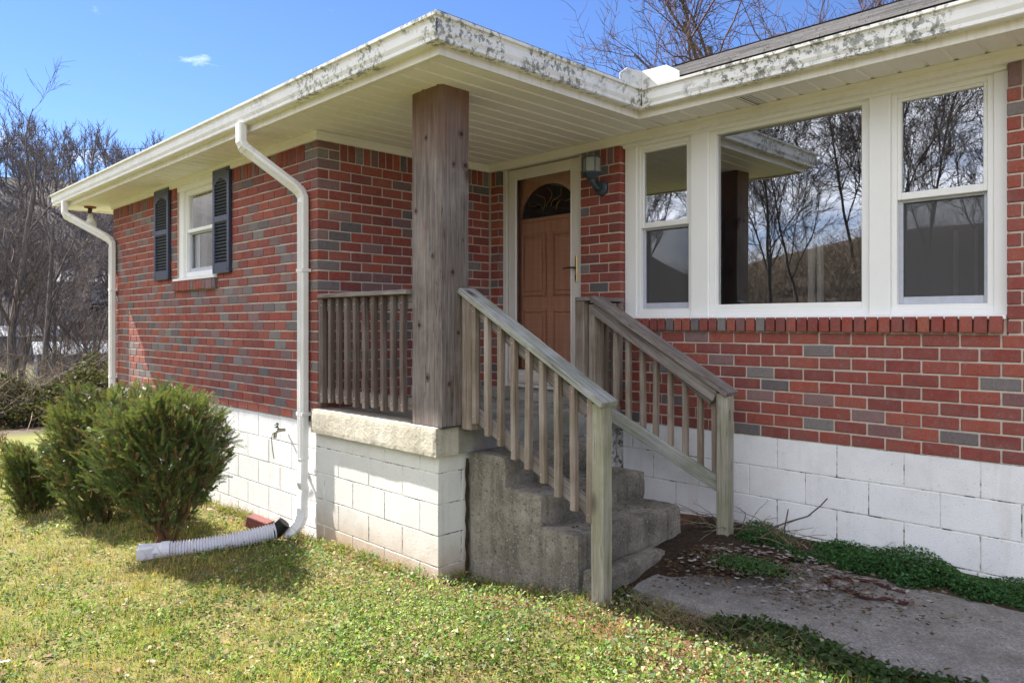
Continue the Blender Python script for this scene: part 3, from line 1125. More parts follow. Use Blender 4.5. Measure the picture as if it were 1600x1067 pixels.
def frieze():
    m = MB()
    z0, z1 = 3.048, SOF - .001
    m.box(XL, XW + .0215, YF - .022, YF + .03, z0, z1)
    m.box(XW - .03, XW + .022, YF + .03, YW - .024, z0, z1)
    m.box(XW + .022, XR, YW - .024, YW + .03, z0, z1)
    m.box(XL - .012, XW + .038, YF - .03, YF - .022, z1 - .03, z1)
    m.box(XW + .022, XW + .03, YF - .022, YW - .032, z1 - .03, z1)
    m.box(XW + .03, XR, YW - .032, YW - .024, z1 - .03, z1)
    m.build('frieze_trim', M_TRIM, house)
frieze()

# left gable end closing and floodlit return of the soffit
mb = MB()
mb.box(XL - .002, XL + .1, YF + .2, 12.5, -1.2, SOF)
mb.box(XR - .1, XR, YW + .2, 12.5, -1.2, SOF)
mb.box(XL + .1, XR - .1, 12.4, 12.5, -1.2, SOF)
mb.build('rear_wall', M_MORTAR, house)

# --- roof
E = .417
ze = 3.315
def slope(name, poly):
    m = MB(); m.poly(poly); m.poly([(a, b, c - .03) for a, b, c in poly][::-1])
    return m
RX, RY = FX + .05, FYM - .05
apex = (-7.53, 6.93, ze + E * (6.93 - FY))
ym = RY + (apex[2] - ze) / E
xv = RX - (ym - RY)
m = MB()
for poly in ([(EL - .08, FY - .05, ze), (RX, FY - .05, ze), (apex[0], apex[1], apex[2]), (EL - .08, apex[1], apex[2])],
             [(RX, FY - .05, ze), (RX, RY, ze), (xv, ym, apex[2]), apex],
             [(EL - .08, apex[1], apex[2]), apex, (xv, ym, apex[2]), (EL - .08, ym, apex[2])],
             [(EL - .08, ym, apex[2]), (XR + .4, ym, apex[2]), (XR + .4, 13.2, ze), (EL - .08, 13.2, ze)],
             [(RX, RY, ze), (XR + .4, RY, ze), (XR + .4, ym, apex[2]), (xv, ym, apex[2])]):
    m.poly(poly, 0, (.16, .15, .15)); m.poly([(a, b, c - .02) for a, b, c in poly][::-1], 0, (.2, .2, .2))
roof = m.build('roof', M_SHINGLE, house)
# shingle courses on the slope seen over the gutter
m = MB()
rs = random.Random(4)
exp_ = .14
ncs = int((ym - RY) / (exp_ * .92))
for i in range(ncs):
    y0 = RY - .02 + i * exp_ * .92; y1 = y0 + exp_ * .92 + .02
    xa = RX - (y0 - RY) - .05
    xx = xa - rs.uniform(0, .3)
    while xx < 1.6:
        w = rs.choice((.17, .22, .30))
        a, b = max(xx, xa), xx + w
        if b > a + .02:
            g = rs.choice((.13, .16, .20, .24)); col = (g * 1.02, g * .985, g * .97)
            t0 = .012 + rs.uniform(0, .006)
            z0, z1 = ze + E * (y0 - RY), ze + E * (y1 - RY)
            V = [(a, y0, z0 + t0), (b - .004, y0, z0 + t0), (b - .004, y1, z1 + .003), (a, y1, z1 + .003), (a, y0, z0 + .001), (b - .004, y0, z0 + .001)]
            m.faces(V, [(0, 1, 2, 3), (4, 5, 1, 0), (4, 0, 3), (5, 2, 1)], 0, col)
        xx += w
m.build('shingle', M_SHINGLE, roof)['kind'] = 'stuff'
# ridge cap
m = MB()
m.prism([(ym - .13, apex[2] - .02), (ym, apex[2] + .03), (ym + .13, apex[2] - .02)], 'x', xv, XR + .4, 0, (.17, .16, .155))
m.build('ridge_cap', M_SHINGLE, roof)

# --- dark room behind the windows
mb = MB()
xa, xb, ya, yb, za, zb = XW - .15, XR - .3, YW + .25, 9.2, .98, 3.08
mb.poly([(xa, ya, za), (xb, ya, za), (xb, yb, za), (xa, yb, za)])
mb.poly([(xa, ya, zb), (xa, yb, zb), (xb, yb, zb), (xb, ya, zb)])
mb.poly([(xa, yb, za), (xb, yb, za), (xb, yb, zb), (xa, yb, zb)])
mb.poly([(xa, ya, za), (xa, yb, za), (xa, yb, zb), (xa, ya, zb)])
mb.poly([(xb, ya, za), (xb, ya, zb), (xb, yb, zb), (xb, yb, za)])
# inner face of the front wall, round the openings
for a, b, c, d in ((xa, WX0, za, zb), (WX1, xb, za, zb), (WX0, WX1, za, WZ0 - .02)):
    if a == xa: pass
    mb.poly([(a, ya, c), (b, ya, c), (b, ya, d), (a, ya, d)])
mb.build('room', M_ROOM, house)
mb = MB()
xa, xb, ya, yb, za, zb = XL + .3, XW - .3, YF + .22, 6.5, .98, 3.08
mb.poly([(xa, ya, za), (xb, ya, za), (xb, yb, za), (xa, yb, za)])
mb.poly([(xa, ya, zb), (xa, yb, zb), (xb, yb, zb), (xb, ya, zb)])
mb.poly([(xa, yb, za), (xb, yb, za), (xb, yb, zb), (xa, yb, zb)])
mb.poly([(xa, ya, za), (xa, yb, za), (xa, yb, zb), (xa, ya, zb)])
mb.poly([(xb, ya, za), (xb, ya, zb), (xb, yb, zb), (xb, yb, za)])
mb.build('room', M_ROOM, house)

# --- picture window: one unit of three lights
win = MB()
yc = YW + .055                                # face of the flat casings
win.cbox(WX0 + .004, -3.435, yc, yc + .12, 1.705, 3.06, .004)
win.cbox(-2.945, -2.800, yc - .012, yc + .12, 1.705, 3.06, .004)
win.cbox(-1.700, -1.580, yc - .012, yc + .12, 1.705, 3.06, .004)
win.cbox(-1.050, WX1 - .003, yc, yc + .12, 1.705, 3.06, .004)
win.cbox(WX0 + .004, WX1 - .003, yc - .03, yc + .12, 3.025, 3.085, .004)
win.cbox(WX0 + .0, WX1 - .002, YW + .028, yc - .032, 3.046, 3.075, .003)
pw = win.build('window', M_WHITE, house)
win2 = MB()
win2.cbox(WX0 + .006, WX1 - .005, yc + .006, yc + .118, 1.695, 1.750, .004)
win2.build('bottom_rail', M_WHITE, pw)
pw['label'] = 'white three part picture window with two side sashes'
m = MB()
m.prism([(YW - .012, 1.680), (YW - .012, 1.700), (YW + .13, 1.716), (YW + .13, 1.680)], 'x', WX0 + .003, WX1 - .003)
m.build('sill', M_WHITE, pw)

def rect_frame(m, x0, x1, z0, z1, y0, y1, w, wb=None, wt=None, b=.003, mi=0):
    wb = w if wb is None else wb; wt = w if wt is None else wt
    m.cbox(x0, x0 + w, y0, y1, z0, z1, b, mi); m.cbox(x1 - w, x1, y0, y1, z0, z1, b, mi)
    m.cbox(x0 + w, x1 - w, y0 + .001, y1, z0, z0 + wb, b, mi); m.cbox(x0 + w, x1 - w, y0 + .001, y1, z1 - wt, z1, b, mi)

def pane(x0, x1, z0, z1, y, parent, mat=None, name='pane'):
    m = MB()
    m.poly([(x0, y, z0), (x1, y, z0), (x1, y, z1), (x0, y, z1)])
    return m.build(name, mat or M_GLASS, parent)

# middle light
m = MB(); rect_frame(m, -2.800, -1.700, 1.74, 3.03, yc + .008, yc + .075, .050, .05, .03)
f = m.build('sash', M_WHITE, pw)
pane(-2.752, -1.748, 1.788, 3.002, yc + .045, pw)
# side lights: upper sash in front... upper fixed, lower sash with screen
for x0, x1 in ((-3.435, -2.945), (-1.580, -1.050)):
    m = MB(); rect_frame(m, x0, x1, 1.718, 3.03, yc + .012, yc + .10, .032, .05, .035)
    m.build('sash_frame', M_WHITE, pw)
    m = MB(); rect_frame(m, x0 + .031, x1 - .031, 2.39, 2.996, yc + .02, yc + .06, .022, .042, .02)
    m.build('sash', M_WHITE, pw)
    pane(x0 + .05, x1 - .05, 2.43, 2.98, yc + .04, pw)
    m = MB(); rect_frame(m, x0 + .031, x1 - .031, 1.768, 2.392, yc + .045, yc + .065, .024, .045, .018)
    m.build('screen_frame', M_SCREENFRAME, pw)
    pane(x0 + .05, x1 - .05, 1.81, 2.375, yc + .058, pw, M_SCREEN, 'insect_screen')
    pane(x0 + .045, x1 - .045, 1.80, 2.38, yc + .085, pw)
# pale curtain edges inside
for x0, y0, w in ((-2.36, 5.35, .05), (-2.29, 5.35, .045), (-1.40, 5.3, .03), (-1.28, 5.3, .02)):
    m = MB(); m.cbox(x0, x0 + w, y0, y0 + .03, 1.2, 2.25, .01)
    m.build('curtain', M_BLIND, pw)

# --- wing window
yc2 = YF + .03
m = MB()
m.cbox(LWX0 + .003, LWX0 + .115, yc2 - .01, yc2 + .12, LWZ0 + .005, 3.06, .004)
m.cbox(LWX1 - .115, LWX1 - .003, yc2 - .01, yc2 + .12, LWZ0 + .005, 3.06, .004)
m.cbox(LWX0 + .003, LWX1 - .003, yc2 - .03, yc2 + .12, 3.0, 3.05, .004)
ww = m.build('window', M_WHITE, house)
ww['label'] = 'small white sash window between the navy shutters'
m = MB(); m.prism([(YF - .035, LWZ0 - .018), (YF - .035, LWZ0 + .006), (YF + .12, LWZ0 + .02), (YF + .12, LWZ0 - .018)], 'x', LWX0 - .03, LWX1 + .005)
m.build('sill', M_WHITE, ww)
x0, x1 = LWX0 + .115, LWX1 - .115
m = MB(); rect_frame(m, x0, x1, LWZ0 + .02, 3.0, yc2 + .012, yc2 + .10, .03, .05, .03); m.build('sash_frame', M_WHITE, ww)
m = MB(); rect_frame(m, x0 + .03, x1 - .03, 2.575, 2.972, yc2 + .02, yc2 + .06, .022, .035, .02); m.build('sash', M_WHITE, ww)
pane(x0 + .05, x1 - .05, 2.60, 2.96, yc2 + .04, ww)
m = MB(); rect_frame(m, x0 + .03, x1 - .03, LWZ0 + .07, 2.577, yc2 + .045, yc2 + .065, .024, .04, .018); m.build('screen_frame', M_SCREENFRAME, ww)
pane(x0 + .05, x1 - .05, LWZ0 + .1, 2.565, yc2 + .075, ww)
m = MB(); m.cbox(x0 + .02, x0 + .16, yc2 + .16, yc2 + .2, LWZ0, 3.0, .01); m.build('curtain', M_BLIND, ww)

# --- shutters
def shutter(x0, x1):
    z0, z1 = 2.117, 3.075
    y0, y1 = YF - .034, YF - .004
    m = MB()
    st = .045
    m.cbox(x0, x0 + st, y0, y1, z0, z1, .003); m.cbox(x1 - st, x1, y0, y1, z0, z1, .003)
    m.cbox(x0 + st, x1 - st, y0 + .001, y1, z0, z0 + .10, .003)
    m.cbox(x0 + st, x1 - st, y0 + .001, y1, z0 + .475, z0 + .53, .003)
    m.cbox(x0 + st, x1 - st, y0 + .001, y1, z1 - .09, z1, .003)
    # arched head of the upper panel
    xm = (x0 + x1) / 2; w = x1 - x0 - 2 * st
    for s in (-1, 1):
        pts = []
        for i in range(7):
            t = i / 6
            pts.append((xm + s * w / 2 * (1 - t), z1 - .09 - .05 * (1 - math.sin(t * math.pi / 2))))
        m.prism(pts + [(xm, z1 - .088), (xm + s * w / 2, z1 - .088)], 'y', y0 + .002, y1 - .004)
    m.box(x0 + st, x1 - st, y1 - .004, y1 - .001, z0 + .05, z1 - .05)
    sh = m.build('shutter', M_NAVY, house)
    slm = None
    for za, zb in ((z0 + .10, z0 + .475), (z0 + .53, z1 - .095)):
        n = int((zb - za) / .030); p = (zb - za) / n
        for i in range(n):
            zc = za + (i + .5) * p
            if slm is None:
                s = MB()
                R = Matrix.Rotation(math.radians(-38), 4, 'X')
                s.cbox(-w / 2 + .001, w / 2 - .001, -.016, .016, -.003, .003, .0012, M=R)
                slm = s.mesh('slat', M_NAVY)
            so = bpy.data.objects.new('slat', slm)
            so.location = ((x0 + x1) / 2, y0 + .016, zc)
            COL.objects.link(so); adopt(so, sh)
    for sx in (x0 + .022, x1 - .022):
        for zz in (z0 + .035, z1 - .035):
            s = MB(); s.tube([(sx, y0 - .004, zz), (sx, y0 + .003, zz)], .006, 8); s.build('screw', M_DARKM, sh)
shutter(-8.43, -8.02)
shutter(-6.90, -6.545)

# --- door
def door():
    yd = YW + .06
    m = MB()
    # painted frame
    m.cbox(DX0 + .003, DX0 + .055, yd - .025, yd + .14, 1.08, 3.10, .004)
    m.cbox(DX1 - .045, DX1 - .003, yd - .025, yd + .14, 1.08, 3.10, .004)
    m.cbox(DX0 + .055, DX1 - .045, yd - .02, yd + .14, 3.055, 3.10, .004)
    m.cbox(DX0 + .05, DX1 - .04, yd - .02, yd + .14, 1.085, 1.115, .004)
    fr = m.build('door_frame', M_ALU, house)
    # storm door
    x0, x1, z0, z1 = DX0 + .062, DX1 - .05, 1.12, 3.045
    m = MB(); rect_frame(m, x0, x1, z0, z1, yd - .012, yd + .018, .095, .12, .095, .005)
    m.cbox(x0 + .01, x1 - .01, yd - .02, yd - .0125, z0 + .02, z0 + .085, .003)
    for i in range(70):
        zz = z0 + .03 + i * (z1 - z0 - .06) / 70
        m.box(x0 + .018, x0 + .022, yd - .0135, yd - .0118, zz, zz + .012, 1)
    sd = m.build('storm_door', [M_ALU, M_WHITE], house)
    pane(x0 + .09, x1 - .09, z0 + .115, z1 - .09, yd + .004, sd, M_STORMGLASS)
    m = MB(); rect_frame(m, x0 + .093, x1 - .093, z0 + .117, z1 - .093, yd - .015, yd - .002, .006, .006, .006, .002); m.build('glazing_bead', M_WHITE, sd)
    m = MB()
    hx = x1 - .035
    m.cbox(hx - .012, hx + .012, yd - .022, yd - .012, 2.0, 2.22, .004)
    h = m.build('handle', M_BRASS, sd)
    m = MB(); m.tube([(hx, yd - .02, 2.12), (hx, yd - .05, 2.12), (hx - .03, yd - .055, 2.122), (hx - .115, yd - .052, 2.118)], [.008, .008, .008, .006], 8)
    m.cbox(hx - .007, hx + .007, yd - .026, yd - .021, 2.02, 2.06, .002)
    m.build('lever', M_DARKM, h)
    # wooden entry door behind
    m = MB()
    ye = yd + .085
    m.box(DX0 + .055, DX1 - .045, ye, ye + .045, 1.115, 3.055)
    ed = m.build('entry_door', M_DOOR, house)
    X0, X1 = DX0 + .10, DX1 - .09
    xm = (X0 + X1) / 2
    def panel(a, b, c, d):
        p = MB(); rect_frame(p, a, b, c, d, ye - .022, ye - .001, .026, b=.008)
        p.cbox(a + .045, b - .045, ye - .016, ye - .001, c + .045, d - .045, .012)
        p.build('panel', M_DOOR, ed)
    for a, b in ((X0 + .05, xm - .035), (xm + .035, X1 - .05)):
        panel(a, b, 1.25, 1.78); panel(a, b, 1.90, 2.46)
    # fanlight
    p = MB(); q = MB()
    R0, R1, zc = .335, .375, 2.60
    pts = [(xm + R1 * math.cos(t), zc + R1 * .86 * math.sin(t)) for t in np.linspace(0, math.pi, 25)]
    pin = [(xm + R0 * math.cos(t), zc + R0 * .86 * math.sin(t)) for t in np.linspace(0, math.pi, 25)]
    for i in range(24):
        p.faces([(pts[i][0], ye - .018, pts[i][1]), (pts[i+1][0], ye - .018, pts[i+1][1]), (pin[i+1][0], ye - .018, pin[i+1][1]), (pin[i][0], ye - .018, pin[i][1]),
                 (pts[i][0], ye, pts[i][1]), (pts[i+1][0], ye, pts[i+1][1]), (pin[i+1][0], ye, pin[i+1][1]), (pin[i][0], ye, pin[i][1])],
                [(3, 2, 1, 0), (0, 1, 5, 4), (2, 3, 7, 6)])
    p.cbox(xm - R1, xm + R1, ye - .018, ye, zc - .035, zc, .004)
    fl = p.build('fanlight', M_DOOR, ed)
    q.poly([(a, ye - .004, b) for a, b in pin])
    q.build('pane', mk_simple('fanlight_glass', (.022, .028, .036), .06, .6), fl)
    for ang in (38, 64, 90, 116, 142):
        t = math.radians(ang)
        pp = []
        for s in np.linspace(.30, .88, 7):
            w = .035 * math.sin(s * 9 + ang)
            pp.append((xm + R0 * s * math.cos(t) + w * math.sin(t), ye - .007, zc + R0 * .86 * s * math.sin(t) - w * math.cos(t)))
        q = MB(); q.tube(pp, .0028, 5); q.build('leading', M_BRASS, fl)
door()

# --- downspouts
def downspout(xt, yt, xb, wall_y, zend, kick=True):
    w, d = .085, .062
    m = MB()
    yb = wall_y - .045
    top = [(xt, yt, 3.16), (xt, yt, 3.08), (xt, yt, 3.02)]
    q = []
    ax, ay, az = xt, yt, 3.02
    bx, by, bz = xb, yb, 2.62
    path = top + [(ax + (bx - ax) * .05, ay + (by - ay) * .05, az - .045), (ax + (bx - ax) * .14, ay + (by - ay) * .14, az - .075),
                  (ax + (bx - ax) * .86, ay + (by - ay) * .86, bz + .085), (ax + (bx - ax) * .95, ay + (by - ay) * .95, bz + .045), (bx, by, bz), (bx, by, bz - .05)]
    m.rtube(path, w, d, (0.0, -1, 0.02))
    o1 = m.build('downspout', M_DOWN, house)
    m = MB()
    for i in (3, 4, 5, 6):
        for dt in (-.35, 0, .35):
            p = Vector(path[i]); t_ = (Vector(path[i + 1]) - Vector(path[i - 1])).normalized()
            q = p + t_ * dt * .05
            m.rtube([q - t_ * .003, q + t_ * .003], w + .005, d + .005, (0.0, -1, 0.02))
    q0, q1 = Vector(path[4]), Vector(path[5]); t_ = (q1 - q0).normalized()
    side = t_.cross(Vector((0, -1, .02))).normalized(); nn = side.cross(t_).normalized()
    for k in (-.022, -.011, .011, .022):
        m.rtube([q0 + side * k + nn * (d / 2 + .001) + t_ * .05, q1 + side * k + nn * (d / 2 + .001) - t_ * .05], .005, .008, nn)
    m.build('crimp', M_DOWN, o1)
    m = MB()
    zs = [bz - .03, 1.2, zend + .62]
    m.rtube([(bx, by, zs[0]), (bx, by, zs[2])], w, d, (0, -1, 0))
    # ribs on the front
    for k in (-.022, -.011, .011, .022):
        m.box(bx + k - .0025, bx + k + .0025, by - d / 2 - .006, by - d / 2 + .001, zs[2] + .01, zs[0] - .01)
    m.build('pipe_length', M_DOWN, o1)
    m = MB()
    zz = zs[2]
    # lower length, dented where it was knocked
    pp = [(bx, by, zz + .01), (bx + .002, by - .004, zz - .10), (bx + .006, by - .012, zz - .19), (bx + .012, by - .002, zz - .235), (bx + .004, by - .004, zz - .30), (bx, by - .006, zend + .22)]
    m.rtube(pp, w * .93, d * .95, (0, -1, 0))
    m.rtube([(bx, by, zz - .012), (bx, by, zz + .006)], w + .008, d + .008, (0, -1, 0))
    m.build('pipe_length', M_DOWN, o1)
    m = MB()
    e = [(bx, by - .006, zend + .24), (bx, by - .01, zend + .17), (bx - .012, by - .03, zend + .11), (bx - .04, by - .06, zend + .065), (bx - .085, by - .10, zend + .035)]
    m.rtube(e, w, d * 1.05, (0.5, -.6, .2))
    for i in range(1, 4):
        p = Vector(e[i]); t = (Vector(e[i + 1]) - Vector(e[i - 1])).normalized() * .004
        m.rtube([p - t, p + t], w + .006, d * 1.05 + .006, (0.5, -.6, .2))
    m.build('elbow', M_DOWN, o1)
    for zz in (2.05, .95 if xt > -9 else 1.0):
        m = MB(); m.cbox(bx - w / 2 - .006, bx + w / 2 + .006, by - d / 2 - .004, wall_y - .002, zz, zz + .025, .002); m.build('strap', M_DOWN, o1)
    return o1
downspout(-5.41, 2.462, -5.185, YF, gz(-5.2, 2.8))['label'] = 'tall dented downspout beside the porch'
downspout(-10.35, 2.47, -9.80, YF, gz(-9.8, 2.8))['label'] = 'downspout at the far end of the wing'

# ------------------------------------------------------------------ PORCH
porch = thing('porch', 'raised concrete porch on white painted blocks in the corner of the house', 'porch', (-4.3, 3.7, 0))
PF, PRX = 2.872, -3.576           # block faces
FLZ = 1.018
mb = MB(); mb.box(XW + .002, PRX - .012, PF + .012, YW - .002, -.6, .845)
pb = mb.build('base', M_JOINT, porch)
hz = [.843, .728, .535, .342, .149, -.05]
for i in range(5):
    ph = -4.73 if i % 2 == 0 else -4.931
    if i == 0: ph = -4.931
    else: ph = -4.73 if i % 2 == 1 else -4.931
    block_row(pb, 'x', XW + .004, PRX, hz[i + 1], hz[i], PF + .012, ph, M_BLOCK)
    block_row(pb, 'y', PF + .014, 3.30, hz[i + 1], hz[i], PRX - .012, PF + (.203 if i % 2 else .40), M_BLOCK)

def rough_box(name, x0, x1, y0, y1, z0, z1, mat, parent, step=.045, amp=.006, seed=0, edge=.012):
    """a concrete block whose faces and worn edges are uneven"""
    m = MB()
    def grid(o, u, v, nu, nv):
        nu = max(1, nu); nv = max(1, nv)
        V = []; F = []
        for j in range(nv + 1):
            for i in range(nu + 1):
                V.append(o + u * (i / nu) + v * (j / nv))
        for j in range(nv):
            for i in range(nu):
                a = j * (nu + 1) + i
                F.append((a, a + 1, a + nu + 2, a + nu + 1))
        m.faces(V, F)
    X, Y_, Z_ = Vector((x1 - x0, 0, 0)), Vector((0, y1 - y0, 0)), Vector((0, 0, z1 - z0))
    nx_, ny_, nz_ = [max(1, int(l / step)) for l in (x1 - x0, y1 - y0, z1 - z0)]
    P = Vector((x0, y0, z0))
    grid(P, X, Z_, nx_, nz_); grid(P + X, Y_, Z_, ny_, nz_); grid(P + Y_ + X, -X, Z_, nx_, nz_); grid(P + Y_, -Y_, Z_, ny_, nz_)
    grid(P + Z_, X, Y_, nx_, ny_); grid(P + Y_, X, -Y_, nx_, ny_)
    c = Vector(((x0 + x1) / 2, (y0 + y1) / 2, (z0 + z1) / 2))
    V2 = []
    for v in m.v:
        v = Vector(v)
        on = [abs(v.x - x0) < 1e-5 or abs(v.x - x1) < 1e-5, abs(v.y - y0) < 1e-5 or abs(v.y - y1) < 1e-5, abs(v.z - z0) < 1e-5 or abs(v.z - z1) < 1e-5]
        nz1 = mnoise.noise_vector(v * 7 + Vector((seed, 0, 0))); nz2 = mnoise.noise_vector(v * 24 + Vector((0, seed, 0)))
        d = nz1 * amp + nz2 * amp * .7
        if sum(on) >= 2:
            pull = edge * (.6 + .9 * abs(mnoise.noise(v * 17 + Vector((3, seed, 1)))))
            for k in range(3):
                if on[k]: d[k] += pull * (1 if v[k] < c[k] else -1) * .6
        V2.append(tuple(v + d))
    m.v = V2
    o = m.build(name, mat, parent)
    return o
rough_box('edge_beam', XW + .003, -3.545, 2.835, 3.02, .838, FLZ, M_SLAB, porch, .03, .0018, 3, .005)
rough_box('floor_slab', XW + .004, -3.541, 3.018, YW - .003, .838, FLZ - .006, M_FLOOR, porch, .06, .003, 5, .008)
rough_box('door_ledge', XW + .01, -3.60, 4.42, YW - .004, FLZ - .01, 1.088, M_FLOOR, porch, .06, .003, 8, .006)

# ------------------------------------------------------------------ STEPS
steps = thing('concrete_steps', 'worn dark concrete steps running down from the porch beside the wall', 'steps', (-3.0, 3.6, 0))
YS0, YS1 = 3.11, 4.135
sx = [-3.539, -3.225, -2.928, -2.648, -2.50]
sz = [.845, .665, .488, .305]
def flight():
    """the poured flight: stepped outline, uneven faces and worn noses"""
    st = .035
    def cuts(vals):
        out = []
        for p, q in zip(vals, vals[1:]):
            n = max(1, round((q - p) / st))
            out += [p + (q - p) * i / n for i in range(n)]
        return out + [vals[-1]]
    X = cuts(sx[:4]); Zs = cuts([-.3, sz[2], sz[1], sz[0]]); Yc = cuts([YS0, YS1])
    def top(x):
        for i in range(3):
            if x < sx[i + 1] - 1e-6: return sz[i]
        return -9
    vid = {}; V = []; F = []
    def v(x, y, z):
        k = (round(x, 4), round(y, 4), round(z, 4))
        if k not in vid:
            vid[k] = len(V)
            p = Vector((x, y, z))
            d = mnoise.noise_vector(p * 6) * .0015 + mnoise.noise_vector(p * 21) * .0028
            pull = .009 * (.4 + 1.4 * abs(mnoise.noise(p * 15 + Vector((3, 1, 1)))))
            for i in range(3):
                nose = abs(x - sx[i + 1]) < 1e-5 and abs(z - sz[i]) < 1e-5
                tread = abs(z - sz[i]) < 1e-5 and sx[i] - 1e-5 <= x <= sx[i + 1] + 1e-5
                riser = abs(x - sx[i + 1]) < 1e-5 and z <= sz[i] + 1e-5 and z >= (sz[i + 1] if i < 2 else -1) - 1e-5
                end = y < YS0 + 1e-5 or y > YS1 - 1e-5
                if nose: d += Vector((-pull, 0, -pull * .9))
                if (tread or riser) and end: d += Vector((-pull * .5 if riser else 0, pull * .8 * (1 if y < YS0 + .1 else -1), -pull * .6 if tread else 0))
            V.append(tuple(p + d))
        return vid[k]
    for x0, x1 in zip(X, X[1:]):
        t = top(x0)
        for z0, z1 in zip(Zs, Zs[1:]):
            if z1 <= t + 1e-6:
                F.append((v(x0, YS0, z0), v(x1, YS0, z0), v(x1, YS0, z1), v(x0, YS0, z1)))
                F.append((v(x0, YS1, z0), v(x0, YS1, z1), v(x1, YS1, z1), v(x1, YS1, z0)))
        for y0, y1 in zip(Yc, Yc[1:]):
            F.append((v(x0, y0, t), v(x1, y0, t), v(x1, y1, t), v(x0, y1, t)))
    for i in range(3):
        lo = sz[i + 1] if i < 2 else -.3
        for z0, z1 in zip(Zs, Zs[1:]):
            if z0 >= lo - 1e-6 and z1 <= sz[i] + 1e-6:
                for y0, y1 in zip(Yc, Yc[1:]):
                    F.append((v(sx[i + 1], y0, z0), v(sx[i + 1], y1, z0), v(sx[i + 1], y1, z1), v(sx[i + 1], y0, z1)))
    m = MB(); m.faces(V, F)
    o = m.build('flight', M_STEP, steps)
    return o
flight()
rough_box('bottom_slab', sx[3] + .004, sx[4] - .02, YS0 + .02, YS1 - .35, -.2, sz[3], M_STEP, steps, .04, .008, 27, .02)
# dark crack between the porch blocks and the steps
m = MB()
pts = []
for i in range(22):
    z = .80 - i * .04
    pts.append((PRX + .012 + .004 * math.sin(i * 1.7), YS0 - .004, z))
m.tube(pts, [.008 + .006 * abs(math.sin(i * 2.3)) for i in range(22)], 5)
m.build('crack_filler', M_DIRT, steps)

# ------------------------------------------------------------------ WOOD
def board(name, p0, p1, w, h, mat, parent, side=None, bev=.004, wob=0.0, segs=1):
    """timber from p0 to p1: local Z along its length, w across (local X), h thick (local Y)"""
    p0, p1 = Vector(p0), Vector(p1)
    L = (p1 - p0).length
    zc = (p1 - p0).normalized()
    xs = Vector(side) if side is not None else Vector((1, 0, 0))
    xs = (xs - zc * xs.dot(zc)).normalized()
    ys = zc.cross(xs)
    m = MB(); m.cbox(-w / 2, w / 2, -h / 2, h / 2, 0, L, bev)
    o = bpy.data.objects.new(name, m.mesh(name, mat))
    M = Matrix((xs, ys, zc)).transposed().to_4x4()
    M.translation = p0
    o.matrix_basis = M
    COL.objects.link(o)
    if parent is not None: adopt(o, parent)
    return o

def nail(p, parent, n=(0, -1, 0), r=.0032):
    m = MB(); p = Vector(p); m.tube([p + Vector(n) * .0025, p - Vector(n) * .004], r, 6); m.build('nail', M_STEELG, parent)

# the big porch post, four planks boxed round a core
post = thing('porch_post', 'thick square weathered brown timber post holding up the porch roof', 'post', (-3.675, 2.985, FLZ))
def big_post():
    x0, x1, y0, y1 = -3.828, -3.522, 2.862, 3.088
    z0, z1 = FLZ - .002, SOF + .004
    NZ = 60
    for nm, seed in (('timber', 1),):
        prof = []
        nseg = 9
        for i in range(nseg): prof.append((x0 + (x1 - x0) * i / nseg, y0))
        for i in range(nseg): prof.append((x1, y0 + (y1 - y0) * i / nseg))
        for i in range(nseg): prof.append((x1 - (x1 - x0) * i / nseg, y1))
        for i in range(nseg): prof.append((x0, y1 - (y1 - y0) * i / nseg))
        n = len(prof)
        V = []
        cx, cy = (x0 + x1) / 2, (y0 + y1) / 2
        for j in range(NZ + 1):
            z = z0 + (z1 - z0) * j / NZ
            for i, (a, b) in enumerate(prof):
                q = mnoise.noise(Vector((a * 9, b * 9, z * 1.3))) * .004 + mnoise.noise(Vector((a * 40, b * 40, z * 2.5))) * .0022
                # waney hollow on the outer face
                if b == y0 and .35 < (a - x0) / (x1 - x0) < .62:
                    q -= .009 * max(0, mnoise.noise(Vector((7.7, a * 12, z * 1.1))))
                if i % nseg == 0: q -= .006 + .003 * mnoise.noise(Vector((i, 0, z * 3)))
                dx, dy = (a - cx), (b - cy)
                L = math.hypot(dx, dy)
                V.append((a + dx / L * q - cx, b + dy / L * q - cy, z - z0))
        F = []
        for j in range(NZ):
            for i in range(n):
                F.append((j * n + i, j * n + (i + 1) % n, (j + 1) * n + (i + 1) % n, (j + 1) * n + i))
        F += [tuple(range(n))[::-1], tuple(range(NZ * n, NZ * n + n))]
        m = MB(); m.faces(V, F)
        o = bpy.data.objects.new('timber', m.mesh('timber', M_POST))
        o.location = (cx, cy, z0)
        COL.objects.link(o); adopt(o, post)
    m = MB(); m.box(x0 - .004, x1 + .004, y0 - .004, y1 + .004, FLZ - .004, FLZ + .006); m.build('base_flashing', M_DARKM, post)
big_post()

